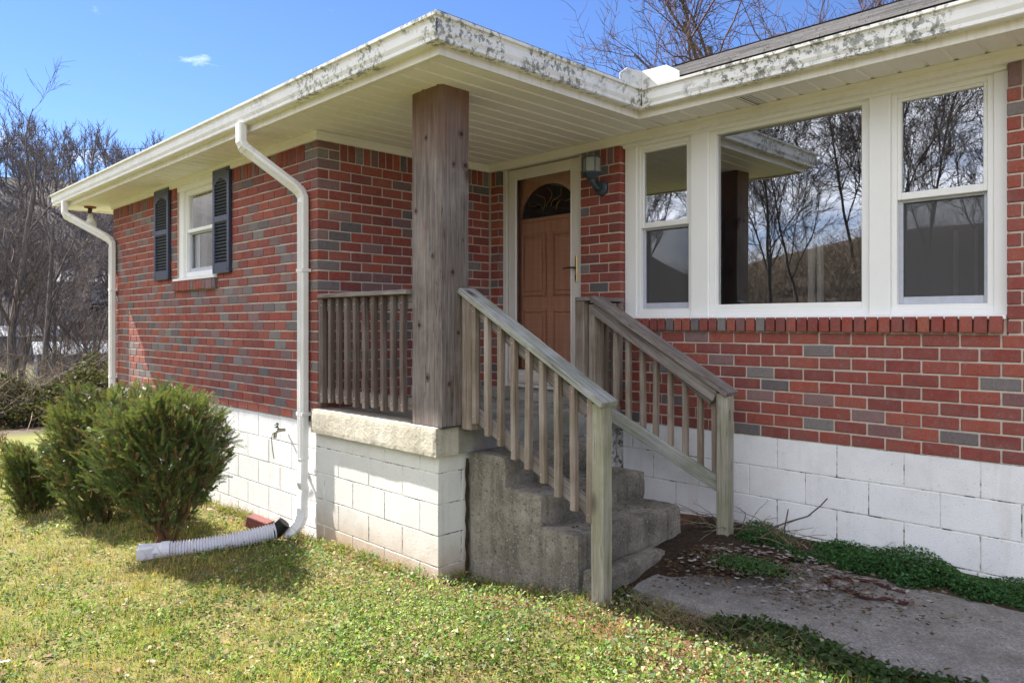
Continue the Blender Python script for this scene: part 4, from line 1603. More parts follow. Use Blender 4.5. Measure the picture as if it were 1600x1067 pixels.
M_KNOT = mk_simple('knot_wood', (.045, .026, .02), .8, .1, bump=60)
M_KNOTR = mk_simple('knot_ring', (.12, .085, .075), .85, .1, bump=60)
def knot(px_, py_, right, r):
    t = (px_ - 800) / 1159.3
    d = Vector((t * math.cos(YAW) - math.sin(YAW), t * math.sin(YAW) + math.cos(YAW), -(py_ - 505.85) / 1159.3))
    k_ = (-3.522 / d.x) if right else (2.862 / d.y)
    p = d * k_ + Vector((0, 0, CZ))
    for rr, off, mt in ((r * 1.7, .0012, M_KNOTR), (r, .0022, M_KNOT)):
        m = MB(); pts = []
        for i in range(14):
            a = i / 14 * 2 * math.pi
            u = math.cos(a) * rr * (1 + .15 * math.sin(3 * a + px_)); v = math.sin(a) * rr * (1.5 if mt is M_KNOTR else 1.05)
            pts.append(p + (Vector((off, u, v)) if right else Vector((u, -off, v))))
        q = [x_ - (Vector((off + .004, 0, 0)) if right else Vector((0, -off - .004, 0))) for x_ in pts]
        n = len(pts)
        m.faces(pts + q, [tuple(range(n))] + [(i, n + i, n + (i + 1) % n, (i + 1) % n) for i in range(n)])
        m.build('knot', mt, post)
for a in ((721, 210, 1, .013), (727, 259, 1, .014), (709, 257, 1, .009), (707, 425, 1, .012), (716, 520, 1, .010), (702, 600, 1, .009), (666, 216, 0, .010), (655, 508, 0, .013), (650, 330, 0, .010), (676, 400, 0, .009), (668, 590, 0, .012)):
    knot(*a)
# railing at the front of the porch
fr = thing('porch_railing', 'dark wooden picket railing between the brick corner and the big post', 'railing', (-4.4, 2.89, FLZ))
board('top_rail', (XW + .12, 2.885, 1.858), (-3.83, 2.885, 1.858), .030, .13, M_RAILD, fr, side=(0, 0, 1))
board('stringer', (XW + .02, 2.905, 1.79), (-3.83, 2.905, 1.79), .085, .035, M_RAILD, fr, side=(0, 0, 1))
board('stringer', (XW + .02, 2.905, 1.135), (-3.83, 2.905, 1.135), .085, .035, M_RAILD, fr, side=(0, 0, 1))
board('end_post', (-4.975, 2.90, 1.03), (-4.975, 2.90, 1.835), .04, .06, M_PICKD, fr)
for i, x in enumerate((-4.914, -4.802, -4.692, -4.582, -4.470, -4.357, -4.247, -4.138, -4.026, -3.915)):
    p = board('picket', (x + jit(RNG, .004), 2.866, 1.075 + jit(RNG, .01)), (x + jit(RNG, .004), 2.866, 1.840), .038, .038, M_PICKD, fr, bev=.003)
    nail((x, 2.8465, 1.79), p); nail((x, 2.8465, 1.13), p)

def stair_rail(label, y, xt, zt, xb, zb, cap_w, cap_mat, pick, newel_x, newel_zb, low_t, low_b, group, newel_mat, out):
    t = thing('stair_railing', label, 'railing', (xb, y, newel_zb), group)
    t0, t1 = Vector((xt, y, zt)), Vector((xb, y, zb))
    d = (t1 - t0).normalized()
    board('handrail', t0 - d * .0, t1 + d * .02, cap_w, .036, cap_mat, t, side=(0, 1, 0), bev=.004)
    dn = Vector((d.z, 0, -d.x))
    if dn.z > 0: dn = -dn
    a = t0 + dn * .062 + Vector((.05, .012, 0)); b = t1 + dn * .062 + Vector((-.09, .012, 0))
    board('stringer', a, b, .036, .085, M_RAILD, t, side=(0, 1, 0))
    board('stringer', (xt + .06, y + .012, low_t + .015), (xb - .05, y + .012, low_b + .015), .036, .090, M_RAILD if out < 0 else M_RAILW, t, side=(0, 1, 0))
    board('newel_post', (newel_x, y - .0, newel_zb), (newel_x, y, zb - .022 + .53 * .03), .082, .080, newel_mat, t, bev=.005)
    sl = (zb - zt) / (xb - xt)
    sl2 = (low_b - low_t) / (xb - xt - .12)
    for x in pick:
        zt_ = zt + (x - xt) * sl - .030
        zb_ = low_t + (x - xt - .06) * sl2 - (.035 if out < 0 else .02)
        py = y - .026 if out < 0 else y + .050
        p = board('picket', (x + jit(RNG, .005), py, zb_ + jit(RNG, .008)), (x + jit(RNG, .006), py, zt_), .036, .036, M_PICK, t, bev=.003)
        if out < 0:
            nail((x, y - .045, zt_ - .035), p); nail((x, y - .045, zb_ + .05), p)
    return t
sr1 = stair_rail('weathered stair railing on the open lawn side of the steps, greenish handrail', 3.055, -3.52, 1.862, -2.405, 1.245, .135, M_RAILW,
                 (-3.401, -3.285, -3.171, -3.061, -2.944, -2.832, -2.717, -2.604, -2.492), -2.440, gz(-2.44, 3.05) - .08, 1.10, .625, 'stair railings', M_NEWEL, -1)
board('upper_post', (-3.475, 3.06, FLZ - .02), (-3.475, 3.06, 1.82), .085, .085, M_PICK, sr1, bev=.004)
sr2 = stair_rail('weathered stair railing on the house wall side of the steps', 4.315, -3.50, 1.845, -2.405, 1.215, .135, M_RAILD,
                 (-3.348, -3.231, -3.113, -3.0, -2.879, -2.765, -2.65, -2.536), -2.438, gz(-2.44, 4.3) - .06, 1.01, .585, 'stair railings', M_NEWEL, 1)
board('rail_board', (-3.50, 4.295, 1.79), (-2.48, 4.295, 1.205), .030, .125, M_RAILD, sr2, side=(0, 1, 0))
# short level railing back to the wall
wr = thing('wall_railing', 'short level railing from the top of the steps back to the wall under the lantern', 'railing', (-3.57, 4.4, FLZ))
board('top_rail', (-3.57, 4.235, 1.838), (-3.57, YW - .003, 1.838), .135, .030, M_RAILD, wr, side=(1, 0, 0))
board('post', (-3.60, 4.285, FLZ - .01), (-3.60, 4.285, 1.822), .085, .085, M_PICK, wr)
board('post', (-3.515, 4.325, .98), (-3.515, 4.325, 1.80), .06, .085, M_PICK, wr)
board('stringer', (-3.562, 4.33, 1.77), (-3.562, YW - .003, 1.77), .035, .085, M_RAILD, wr, side=(1, 0, 0))
board('stringer', (-3.562, 4.33, 1.13), (-3.562, YW - .003, 1.13), .035, .085, M_RAILD, wr, side=(1, 0, 0))
for y in (4.40, 4.47, 4.555, 4.635):
    board('picket', (-3.522, y, 1.06), (-3.522, y, 1.81), .036, .036, M_PICK, wr)
m = MB(); m.cbox(-3.66, -3.55, 4.225, 4.242, FLZ, FLZ + .085, .003); m.cbox(-3.66, -3.648, 4.242, 4.33, FLZ, FLZ + .085, .003)
m.build('post_bracket', M_STEELG, wr)

# ------------------------------------------------------------------ small fittings
lan = thing('wall_lantern', 'dark cast wall lantern with dusty glass beside the front door', 'lantern', (-3.73, YW, 2.77))
def lantern():
    m = MB()
    m.tube([(-3.725, YW - .001, 2.775), (-3.725, YW - .022, 2.775), (-3.725, YW - .030, 2.775)], [.062, .060, .045], 20)
    m.build('wall_plate', M_LAMP, lan, True)
    m = MB()
    m.tube([(-3.725, YW - .025, 2.775), (-3.725, YW - .06, 2.770), (-3.725, YW - .10, 2.785), (-3.725, YW - .125, 2.815), (-3.725, YW - .13, 2.835)], [.018, .020, .022, .024, .03], 10)
    m.build('arm', M_LAMP, lan, True)
    cx, cy = -3.725, YW - .135
    m = MB()
    n = 6
    def ring(r, z): return [(cx + r * math.cos(math.pi / 6 + i * math.pi / 3), cy + r * math.sin(math.pi / 6 + i * math.pi / 3), z) for i in range(n)]
    R = [ring(.03, 2.83), ring(.070, 2.865), ring(.078, 2.875), ring(.078, 2.885)]
    for a, b in zip(R, R[1:]):
        for i in range(n): m.poly([a[i], a[(i + 1) % n], b[(i + 1) % n], b[i]])
    m.poly(R[-1])
    for i in range(n):
        a = Vector(ring(.074, 2.885)[i]); m.tube([a, a + Vector((0, 0, .115))], .005, 6)
    R = [ring(.080, 2.993), ring(.080, 3.001), ring(.045, 3.014), ring(.02, 3.018)]
    for a, b in zip(R, R[1:]):
        for i in range(n): m.poly([a[i], a[(i + 1) % n], b[(i + 1) % n], b[i]])
    m.poly(R[-1]); m.poly(R[0][::-1])
    m.build('cage', M_LAMP, lan)
    for i in range(n):
        a, b = ring(.071, 2.887), ring(.071, 2.995)
        m = MB(); m.poly([a[i], a[(i + 1) % n], b[(i + 1) % n], b[i]]); m.build('glass_panel', M_LAMPG, lan)
lantern()
for o in list(lan.children): o.location.z -= .04

fl = thing('floodlight', 'small rusty based floodlight under the far corner of the eave', 'floodlight', (-10.3, 2.74, SOF))
m = MB(); m.tube([(-10.3, 2.74, SOF + .002), (-10.3, 2.74, SOF - .018), (-10.3, 2.74, SOF - .024)], [.068, .066, .04], 16); m.build('base', M_RUST, fl, True)
m = MB(); m.tube([(-10.3, 2.74, SOF - .02), (-10.28, 2.73, SOF - .09), (-10.26, 2.73, SOF - .13)], [.025, .028, .03], 10); m.build('socket', M_DARKM, fl)
m = MB(); m.tube([(-10.265, 2.73, SOF - .11), (-10.22, 2.72, SOF - .17), (-10.17, 2.71, SOF - .22), (-10.12, 2.70, SOF - .26)], [.028, .035, .06, .062], 14); m.build('bulb', M_BLIND, fl, True)

fau = thing('garden_faucet', 'small garden faucet with wire on the white blocks beside the downspout', 'faucet', (-5.56, YF, .80))
m = MB(); m.tube([(-5.56, YF, .80), (-5.56, YF - .06, .80), (-5.555, YF - .085, .785), (-5.553, YF - .09, .74)], [.013, .016, .016, .013], 8); m.build('spout', M_CASTIRON, fau)
m = MB()
m.tube([(-5.56, YF - .045, .80), (-5.585, YF - .06, .835)], .006, 6)
for a in range(6):
    t = a * math.pi / 3
    m.tube([(-5.585, YF - .06, .835), (-5.585 + .022 * math.cos(t), YF - .06 + .012 * math.sin(t), .838 + .018 * math.sin(t))], [.006, .008], 5)
m.build('handle', mk_simple('faucet_green', (.03, .07, .045), .6), fau)
m = MB(); m.tube([(-5.57, YF - .07, .77), (-5.62, YF - .075, .77), (-5.65, YF - .07, .73), (-5.655, YF - .06, .64), (-5.645, YF - .05, .56)], .0035, 5); m.build('wire', M_WIRE, fau)

# corrugated drain pipe on the lawn
def drain_pipe():
    a = Vector((-5.27, 2.70, 0)); b = Vector((-5.62, 1.80, 0))
    a.z = gz(a.x, a.y) + .075; b.z = gz(b.x, b.y) + .045
    root = thing('drain_pipe', 'white corrugated drain pipe lying on the lawn from the downspout past the shrub', 'pipe', b)
    def P(t):
        p = a.lerp(b, t)
        s = (a - b).cross(Vector((0, 0, 1))).normalized()
        q = p + s * (.030 * math.sin(t * 3.0)) + Vector((0, 0, -.020 * math.sin(t * math.pi)))
        return q
    N = 38
    pts, rad = [], []
    t0, t1 = .03, .80
    for i in range(N * 4):
        t = t0 + (t1 - t0) * i / (N * 4 - 1)
        pts.append(P(t)); ph = i % 4
        rad.append((.050, .062, .063, .052)[ph])
    m = MB(); m.tube(pts, rad, 18); m.build('corrugated_hose', M_PIPE, root, False)
    m = MB()
    q = [P(t) for t in (.785, .80, .84, .845, .85, .90)]
    m.tube(q, [.066, .066, .066, .062, .060, .058], 18)
    m.build('collar', M_PIPE, root, False)
    # flared rectangular mouth
    m = MB()
    p0, p1 = P(.89), P(1.0)
    d = (p1 - p0).normalized(); s = d.cross(Vector((0, 0, 1))).normalized(); u = s.cross(d)
    R = []
    for p, w, h in ((p0, .052, .052), (p0.lerp(p1, .5), .066, .050), (p1, .074, .05), (p1, .068, .044), (p0.lerp(p1, .3), .05, .04)):
        R.append([p + s * x * w + u * z * h for x, z in ((-1, -.7), (-.7, -1), (.7, -1), (1, -.7), (1, .7), (.7, 1), (-.7, 1), (-1, .7))])
    V = [v for r in R for v in r]
    F = [(i * 8 + j, i * 8 + (j + 1) % 8, (i + 1) * 8 + (j + 1) % 8, (i + 1) * 8 + j) for i in range(4) for j in range(8)]
    m.faces(V, F); m.faces(R[4], [tuple(range(8))])
    m.build('mouth', M_PIPE, root)
    m = MB(); m.tube([P(.005) + Vector((0.03, .03, .06)), P(.02), P(.06)], [.05, .056, .055], 12); m.build('rubber_coupling', M_BLACKRUB, root)
drain_pipe()

# loose maroon block by the wall
lb = thing('loose_brick', 'loose maroon brick lying against the white blocks behind the drain pipe', 'brick', (-5.75, 2.77, gz(-5.75, 2.77)))
m = MB()
R = Matrix.Translation((-5.73, 2.76, gz(-5.73, 2.76) + .045)) @ Matrix.Rotation(math.radians(28), 4, 'Z') @ Matrix.Rotation(math.radians(14), 4, 'Y')
m.cbox(-.10, .10, -.05, .05, -.045, .045, .006, M=R)
m.build('body', M_BROKEN, lb)

# ------------------------------------------------------------------ WALK
def walk():
    m = MB()
    x0, x1 = -2.44, XR + 6
    NX, NY = 150, 16
    V, F = [], []
    xs = [x0 + (2.6) * (i / 90) if i <= 90 else x0 + 2.6 + (x1 - x0 - 2.6) * (i - 90) / (NX - 90) for i in range(NX + 1)]
    for i, x in enumerate(xs):
        ya = 3.285 + .02 + .03 * mnoise.noise(Vector((x * 2.5, 0, 0))) + .012 * mnoise.noise(Vector((x * 11, 0, 2)))
        yb = 4.36 + .05 * (x + 2.4) * .6 + .02 * mnoise.noise(Vector((x * 3, 5, 0)))
        if x > 0: yb = min(yb, 4.45)
        for j in range(NY + 1):
            y = ya + (yb - ya) * j / NY
            z = .222 + .02 * (y - 3.35) + .004 * mnoise.noise(Vector((x * 3, y * 3, 1)))
            if j in (0, NY): z -= .012
            if i == 0: x_ = x + .04 * mnoise.noise(Vector((0, y * 5, 9)))
            else: x_ = x
            V.append((x_, y, z))
    for i in range(NX):
        for j in range(NY):
            a = i * (NY + 1) + j
            F.append((a, a + NY + 1, a + NY + 2, a + 1))
    # skirts down into the soil
    n = len(V)
    for i in range(NX + 1):
        v = V[i * (NY + 1)]; V.append((v[0], v[1] - .004, v[2] - .14))
    for i in range(NX): F.append((i * (NY + 1), n + i, n + i + 1, (i + 1) * (NY + 1)))
    n2 = len(V)
    for j in range(NY + 1):
        v = V[j]; V.append((v[0] - .004, v[1], v[2] - .14))
    for j in range(NY): F.append((j, j + 1, n2 + j + 1, n2 + j))
    m.faces(V, F)
    o = m.build('path', M_WALK, None, False)
    o['kind'] = 'structure'
walk()
# leaf mould drifted over the head of the walk, a low mound
def mould():
    NX, NY = 44, 34
    V, F, = [], []
    for j in range(NY + 1):
        for i in range(NX + 1):
            x = -2.66 + 1.35 * i / NX; y = 3.22 + 1.44 * j / NY
            u = (x + 2.50) / .62; v = (y - 4.28) / .70
            r = math.hypot(max(0, u) * 1.15, v) + .28 * mnoise.noise(Vector((x * 5, y * 5, 0)))
            h = .262 + .05 * max(0, 1 - r) + .014 * mnoise.noise(Vector((x * 22, y * 22, 4)))
            if r > .85: h = .262 - .16 * (r - .85)
            if x < -2.48 and y < 3.6: h = min(h, .23)
            V.append((x, y, h))
    for j in range(NY):
        for i in range(NX):
            a = j * (NX + 1) + i
            F.append((a, a + 1, a + NX + 2, a + NX + 1))
    m = MB(); m.faces(V, F)
    o = m.build('leaf_mould', M_DIRT, None, True); o['kind'] = 'stuff'
mould()

# ------------------------------------------------------------------ LAWN PLANTS
def on_lawn(x, y, margin=0.0):
    """keep plants out of the building, porch, steps and walk"""
    ok = ~((x < XW) & (y > YF - .01))
    ok &= ~((x < -3.56) & (x > XW - .1) & (y > PF - .01))
    ok &= ~((x < -2.49) & (x > -3.6) & (y > YS0 - .02))
    ok &= ~((x < -2.30) & (x > -2.52) & (y > 3.30))
    edge = 3.295 + .03 * np.sin(x * 7) + .02 * np.sin(x * 17 + 1)
    ok &= ~((x > -2.40) & (y > edge))
    return ok

def scatter(n, dmin, dmax, rng, a0=-64, a1=48):
    """points round the view, thinning with distance"""
    ang = np.radians(rng.uniform(a0, a1, n)) 
    d = dmin * (dmax / dmin) ** rng.random(n)
    # direction measured from the camera axis
    fx, fy = -math.sin(YAW), math.cos(YAW)
    rx, ry = math.cos(YAW), math.sin(YAW)
    x = d * (np.cos(ang) * fx + np.sin(ang) * rx)
    y = d * (np.cos(ang) * fy + np.sin(ang) * ry)
    return x, y

def nz2(x, y, s, seed):
    """cheap smooth noise for arrays"""
    r = np.random.default_rng(seed)
    out = np.zeros_like(x)
    for _ in range(7):
        a = r.uniform(0, 2 * np.pi); k = s * r.uniform(.6, 1.8); p = r.uniform(0, 6.28)
        out += np.sin((x * np.cos(a) + y * np.sin(a)) * k + p)
    return out / 3.2

def cover_mask(x, y):
    """1 where the small leaved ground cover grows"""
    near_wall = np.exp(-np.maximum(0, 2.9 - y) / .55) * (x > -7.6)
    m = .70 * near_wall + .38 * nz2(x, y, 3.2, 5) + .25 * nz2(x, y, 9, 6) + .22 * (x > -5.4)
    return m + .75 * np.exp(-((y - 2.55) / .42) ** 2) * np.clip((x + 5.6) / .5, 0, 1) * np.clip((-2.2 - x) / .5, 0, 1) * (y < 2.95)

GREENS = np.array([(.085, .175, .022), (.12, .235, .028), (.065, .13, .024), (.16, .26, .04), (.20, .27, .055)])
YELL = np.array([(.36, .32, .06), (.46, .37, .085), (.32, .31, .055), (.50, .38, .13), (.42, .28, .085)])
STRAW = np.array([(.36, .27, .15), (.28, .20, .11), (.42, .33, .20), (.22, .15, .09)])
SOFT = np.array([(.085, .145, .065), (.11, .18, .075), (.15, .21, .12), (.19, .25, .15), (.07, .13, .045)])

def lawn_grass():
    rng = np.random.default_rng(3)
    n = 440000
    x, y = scatter(n, 2.3, 21, rng)
    k = on_lawn(x, y)
    x, y = x[k], y[k]
    cm = cover_mask(x, y)
    k = rng.random(len(x)) > np.clip(cm, 0, .85) * .8
    # thin and bare patches
    k &= rng.random(len(x)) < np.clip(.80 + .45 * nz2(x, y, 8, 21) + .35 * nz2(x, y, 26, 22), .08, 1)
    x, y, cm = x[k], y[k], cm[k]
    n = len(x)
    z = ground(x, y)
    d = np.hypot(x, y)
    tall = .5 + .5 * nz2(x, y, 5, 9)
    h = rng.uniform(.012, .036, n) * (1 + .8 * np.clip(tall, 0, 1))
    w = rng.uniform(.0014, .0028, n) * (1 + np.clip(d - 4, 0, 10) * .16)
    a = rng.uniform(0, 2 * np.pi, n)
    lean = rng.uniform(.1, 1.25, n)
    la = rng.uniform(0, 2 * np.pi, n)
    ux, uy = np.cos(a) * w, np.sin(a) * w
    lx, ly = np.cos(la) * lean, np.sin(la) * lean
    hz = h * np.sqrt(1 / (1 + lean ** 2))
    V = np.empty((n, 5, 3))
    V[:, 0] = np.stack([x - ux, y - uy, z - .004], 1); V[:, 1] = np.stack([x + ux, y + uy, z - .004], 1)
    mx, my, mz = x + lx * hz * .35, y + ly * hz * .35, z + hz * .62
    V[:, 2] = np.stack([mx + ux * .8, my + uy * .8, mz], 1); V[:, 3] = np.stack([mx - ux * .8, my - uy * .8, mz], 1)
    V[:, 4] = np.stack([x + lx * hz, y + ly * hz, z + hz], 1)
    base = np.arange(n)[:, None] * 5
    F = np.concatenate([base + np.array([[0, 1, 2]]), base + np.array([[0, 2, 3]]), base + np.array([[3, 2, 4]])])
    # green in front, yellower to the left and far
    D = nz2(x, y, 2.6, 71) + .6 * nz2(x, y, 7.5, 72)
    warm = .50 + .30 * D + .15 * nz2(x, y, 2.2, 12) + .22 * nz2(x, y, 11, 13) + .035 * np.clip(-x - 3, 0, 8)
    t = rng.random(n)
    straw = rng.random(n) < (.16 + .22 * np.clip(D, -.5, 1.3) + .30 * np.clip(nz2(x, y, 5, 15) + .3 * nz2(x, y, 17, 16), -.5, 1.2))
    col = np.where((t < warm)[:, None], YELL[rng.integers(0, len(YELL), n)], GREENS[rng.integers(0, len(GREENS), n)])
    col = np.where(straw[:, None], STRAW[rng.integers(0, len(STRAW), n)], col)
    col = col * (rng.uniform(.85, 1.4, n) * (1 + .22 * nz2(x, y, 4.3, 77)))[:, None]
    o = np_obj('grass', V.reshape(-1, 3), F, M_GRASS, col=np.repeat(col, 5, 0))
    o['kind'] = 'stuff'
lawn_grass()

def leaves_mesh(name, x, y, z, r, col, mat, rng, tilt=.6, cup=.35, k=6):
    """little rounded leaves: a fan of k points, each with its own tilt"""
    n = len(x)
    a = rng.uniform(0, 2 * np.pi, n)
    nrm = np.stack([rng.normal(0, tilt, n), rng.normal(0, tilt, n), np.ones(n)], 1)
    nrm /= np.linalg.norm(nrm, axis=1, keepdims=True)
    t = np.stack([np.cos(a), np.sin(a), np.zeros(n)], 1)
    t -= nrm * (t * nrm).sum(1, keepdims=True); t /= np.linalg.norm(t, axis=1, keepdims=True)
    b = np.cross(nrm, t)
    P = np.stack([x, y, z], 1)
    V = np.empty((n, k, 3))
    for i in range(k):
        th = 2 * np.pi * i / k
        rr = r * (1 + .22 * np.cos(3 * th)) 
        V[:, i] = P + t * (np.cos(th) * rr * 1.15)[:, None] + b * (np.sin(th) * rr * .85)[:, None] + nrm * (r * cup * (abs(np.sin(th))))[:, None]
    F = np.arange(n * k).reshape(n, k)
    o = np_obj(name, V.reshape(-1, 3), F, mat, col=np.repeat(col, k, 0))
    o['kind'] = 'stuff'
    return o

def tufts():
    rng = np.random.default_rng(55)
    cx, cy = scatter(1100, 2.5, 14, rng)
    ex = rng.uniform(-9.5, -2.4, 260)
    ey = np.where(ex < XW, YF - .03, np.where(ex < -3.56, PF - .03, YS0 - .04)) - np.abs(rng.normal(0, .035, 260))
    cx = np.concatenate([cx, ex]); cy = np.concatenate([cy, ey])
    k = on_lawn(cx, cy); cx, cy = cx[k], cy[k]
    nb = rng.integers(10, 34, len(cx))
    x = np.repeat(cx, nb); y = np.repeat(cy, nb)
    sp = np.repeat(rng.uniform(.008, .03, len(cx)), nb)
    x = x + rng.normal(0, 1, len(x)) * sp; y = y + rng.normal(0, 1, len(x)) * sp
    k = on_lawn(x, y); 
    hh = np.repeat(rng.uniform(.03, .10, len(cx)), nb)[k]; kind = np.repeat(rng.random(len(cx)), nb)[k]
    cx0 = np.repeat(cx, nb)[k]; cy0 = np.repeat(cy, nb)[k]
    x, y = x[k], y[k]; n = len(x); z = ground(x, y)
    h = hh * rng.uniform(.5, 1.15, n); w = rng.uniform(.0014, .0026, n)
    a = rng.uniform(0, 6.28, n)
    la = np.arctan2(y - cy0, x - cx0) + rng.normal(0, .6, n); lean = rng.uniform(.2, 1.2, n)
    ux, uy = np.cos(a) * w, np.sin(a) * w; lx, ly = np.cos(la) * lean, np.sin(la) * lean
    hz = h / np.sqrt(1 + lean ** 2)
    V = np.empty((n, 7, 3))
    for i, (t, b, ww) in enumerate(((0, 0, 1), (.45, .25, .9), (.8, .65, .6))):
        q = np.stack([x + lx * hz * b, y + ly * hz * b, z - .004 + hz * t], 1)
        V[:, 2 * i] = q - np.stack([ux, uy, 0 * ux], 1) * ww; V[:, 2 * i + 1] = q + np.stack([ux, uy, 0 * ux], 1) * ww
    V[:, 6] = np.stack([x + lx * hz * 1.1, y + ly * hz * 1.1, z + hz * .92], 1)
    b = np.arange(n)[:, None] * 7
    F = np.concatenate([b + np.array([q]) for q in ((0, 1, 3), (0, 3, 2), (2, 3, 5), (2, 5, 4), (4, 5, 6))])
    P = np.array([(.10, .20, .025), (.30, .24, .06), (.36, .27, .13), (.15, .24, .035), (.40, .26, .08)])
    col = P[(kind * 4.99).astype(int)] * rng.uniform(.75, 1.25, n)[:, None]
    o = np_obj('grass', V.reshape(-1, 3), F, M_GRASS, col=np.repeat(col, 7, 0)); o['kind'] = 'stuff'
tufts()

def lawn_cover():
    rng = np.random.default_rng(8)
    n = 410000
    x, y = scatter(n, 2.3, 13, rng)
    k = on_lawn(x, y); x, y = x[k], y[k]
    cm = cover_mask(x, y)
    clump = nz2(x, y, 21, 33) + .5 * nz2(x, y, 55, 34) - .9 * np.clip(nz2(x, y, 2.6, 71) + .6 * nz2(x, y, 7.5, 72), -.6, 1)
    k = rng.random(len(x)) < np.clip(cm + .02 + .30 * clump, .015, 1)
    x, y, cm = x[k], y[k], cm[k]
    n = len(x)
    z = ground(x, y) + rng.uniform(0, .04, n) * (.4 + np.clip(cm, 0, 1)) + .004
    d = np.hypot(x, y)
    r = (.0030 + .0034 * rng.gamma(1.3, .7, n).clip(0, 2.6)) * (1 + np.clip(d - 5, 0, 10) * .10)
    pale = rng.random(n) < .18 + .4 * np.exp(-np.maximum(0, 2.9 - y) / .5)
    col = np.where(pale[:, None], SOFT[rng.integers(0, 5, n)], GREENS[rng.integers(0, 5, n)])
    br = rng.random(n) < .13 + .28 * np.clip(nz2(x, y, 7, 31), 0, 1)
    col = np.where(br[:, None], STRAW[rng.integers(0, 4, n)], col)
    col = col * (rng.uniform(.9, 1.4, n) * (1 + .2 * nz2(x, y, 6, 79)))[:, None]
    leaves_mesh('ground_cover', x, y, z, r, col, M_LEAF, rng, .8)
lawn_cover()

def cover_strip():
    """thick green mat between the walk and the wall, and patches on the walk head"""
    rng = np.random.default_rng(9)
    n = 46000
    x = rng.uniform(-2.36, 1.6, n)
    yb = 4.38 + .03 * (x + 2.4) + .05 * nz2(x, x * 0, 6, 40)
    lo = yb - .11 + .05 * nz2(x, x * 0 + 2, 14, 41)
    y = lo + (4.66 - lo) * rng.random(n)
    z = .25 + rng.uniform(0, .075, n) * np.clip(.35 + (y - lo) / .12, 0, 1) * (1 + .5 * nz2(x, y, 9, 44)) 
    r = rng.uniform(.0045, .009, n)
    col = np.array([(.030, .10, .028), (.042, .13, .036), (.025, .085, .03), (.06, .15, .05)])[rng.integers(0, 4, n)] * rng.uniform(.7, 1.35, n)[:, None]
    leaves_mesh('ground_cover', x, y, z, r, col, M_LEAF, rng)
    n = 1500
    x = rng.normal(-2.02, .10, n); y = rng.normal(3.86, .06, n)
    leaves_mesh('ground_cover', x, y, .30 + rng.uniform(0, .02, n), rng.uniform(.004, .008, n), np.array([(.05, .12, .035), (.07, .14, .05)])[rng.integers(0, 2, n)], M_LEAF, rng)
    # darker larger leaves along the near edge of the walk
    n = 5200
    x = rng.uniform(-1.9, .4, n); y = 3.25 + .05 * np.sin(x * 7) + rng.normal(0, .045, n)
    leaves_mesh('ground_cover', x, y, ground(x, y) + rng.uniform(.01, .06, n), rng.uniform(.008, .017, n), np.array([(.035, .07, .02), (.05, .10, .03), (.03, .055, .022)])[rng.integers(0, 3, n)], M_LEAF, rng)
cover_strip()

def strands(name, x, y, z, L, r0, rng, mat, cols, up=1.0, bend=.8, segs=4, sides=3):
    """thin dry stems that arch over"""
    VV, FF, CC = [], [], []
    off = 0
    for i in range(len(x)):
        a = rng.uniform(0, 2 * np.pi); l = L[i]
        p = np.array([x[i], y[i], z[i]])
        d = np.array([np.cos(a) * .35, np.sin(a) * .35, up]); d /= np.linalg.norm(d)
        pts = [p]
        for s in range(segs):
            d = d + np.array([np.cos(a) * bend, np.sin(a) * bend, -.25 * bend]) / segs + rng.normal(0, .14, 3)
            d /= np.linalg.norm(d)
            p = p + d * l / segs
            pts.append(p)
        v, f = tube_arrays(np.array(pts), np.linspace(r0, r0 * .4, segs + 1), sides)
        VV.append(v); FF.append(f + off); off += len(v)
        CC.append(np.tile(cols[rng.integers(0, len(cols))] * rng.uniform(.7, 1.2), (len(v), 1)))
    return np.concatenate(VV), np.concatenate(FF), np.concatenate(CC)

def dry_grass():
    rng = np.random.default_rng(14)
    xs, ys = [], []
    def clump(cx, cy, sx_, sy_, n):
        xs.append(rng.normal(cx, sx_, n)); ys.append(rng.normal(cy, sy_, n))
    clump(-2.1, 3.17, .14, .05, 170); clump(-1.75, 3.18, .2, .05, 130); clump(-1.4, 3.17, .3, .05, 60); clump(-2.75, 3.04, .2, .03, 60)
    clump(-3.3, 3.03, .14, .03, 40); clump(-3.9, 2.80, .25, .03, 60); clump(-5.6, 2.82, .25, .03, 60); clump(-6.3, 2.83, .3, .03, 80); clump(-2.4, 2.93, .10, .05, 40)
    clump(-5.1, 2.0, .5, .25, 130); clump(-7.0, 1.75, .4, .12, 160); clump(-1.2, 4.6, .6, .03, 40); clump(-2.15, 4.45, .12, .06, 60)
    x = np.concatenate(xs); y = np.concatenate(ys)
    k = ~((x < -3.56) & (y > PF - .012)); k &= ~((x > XW) & (x < -2.5) & (y > 3.10)); k &= ~((x < XW) & (y > YF - .01)); k &= y < YW - .01
    x, y = x[k], y[k]
    z = ground(x, y) - .005
    V, F, C = strands('dry_grass', x, y, z, rng.uniform(.05, .20, len(x)), .0014, rng, M_DEAD, STRAW, 1.0, 1.1)
    o = np_obj('dry_grass', V, F, M_DEAD, col=C); o['kind'] = 'stuff'
dry_grass()

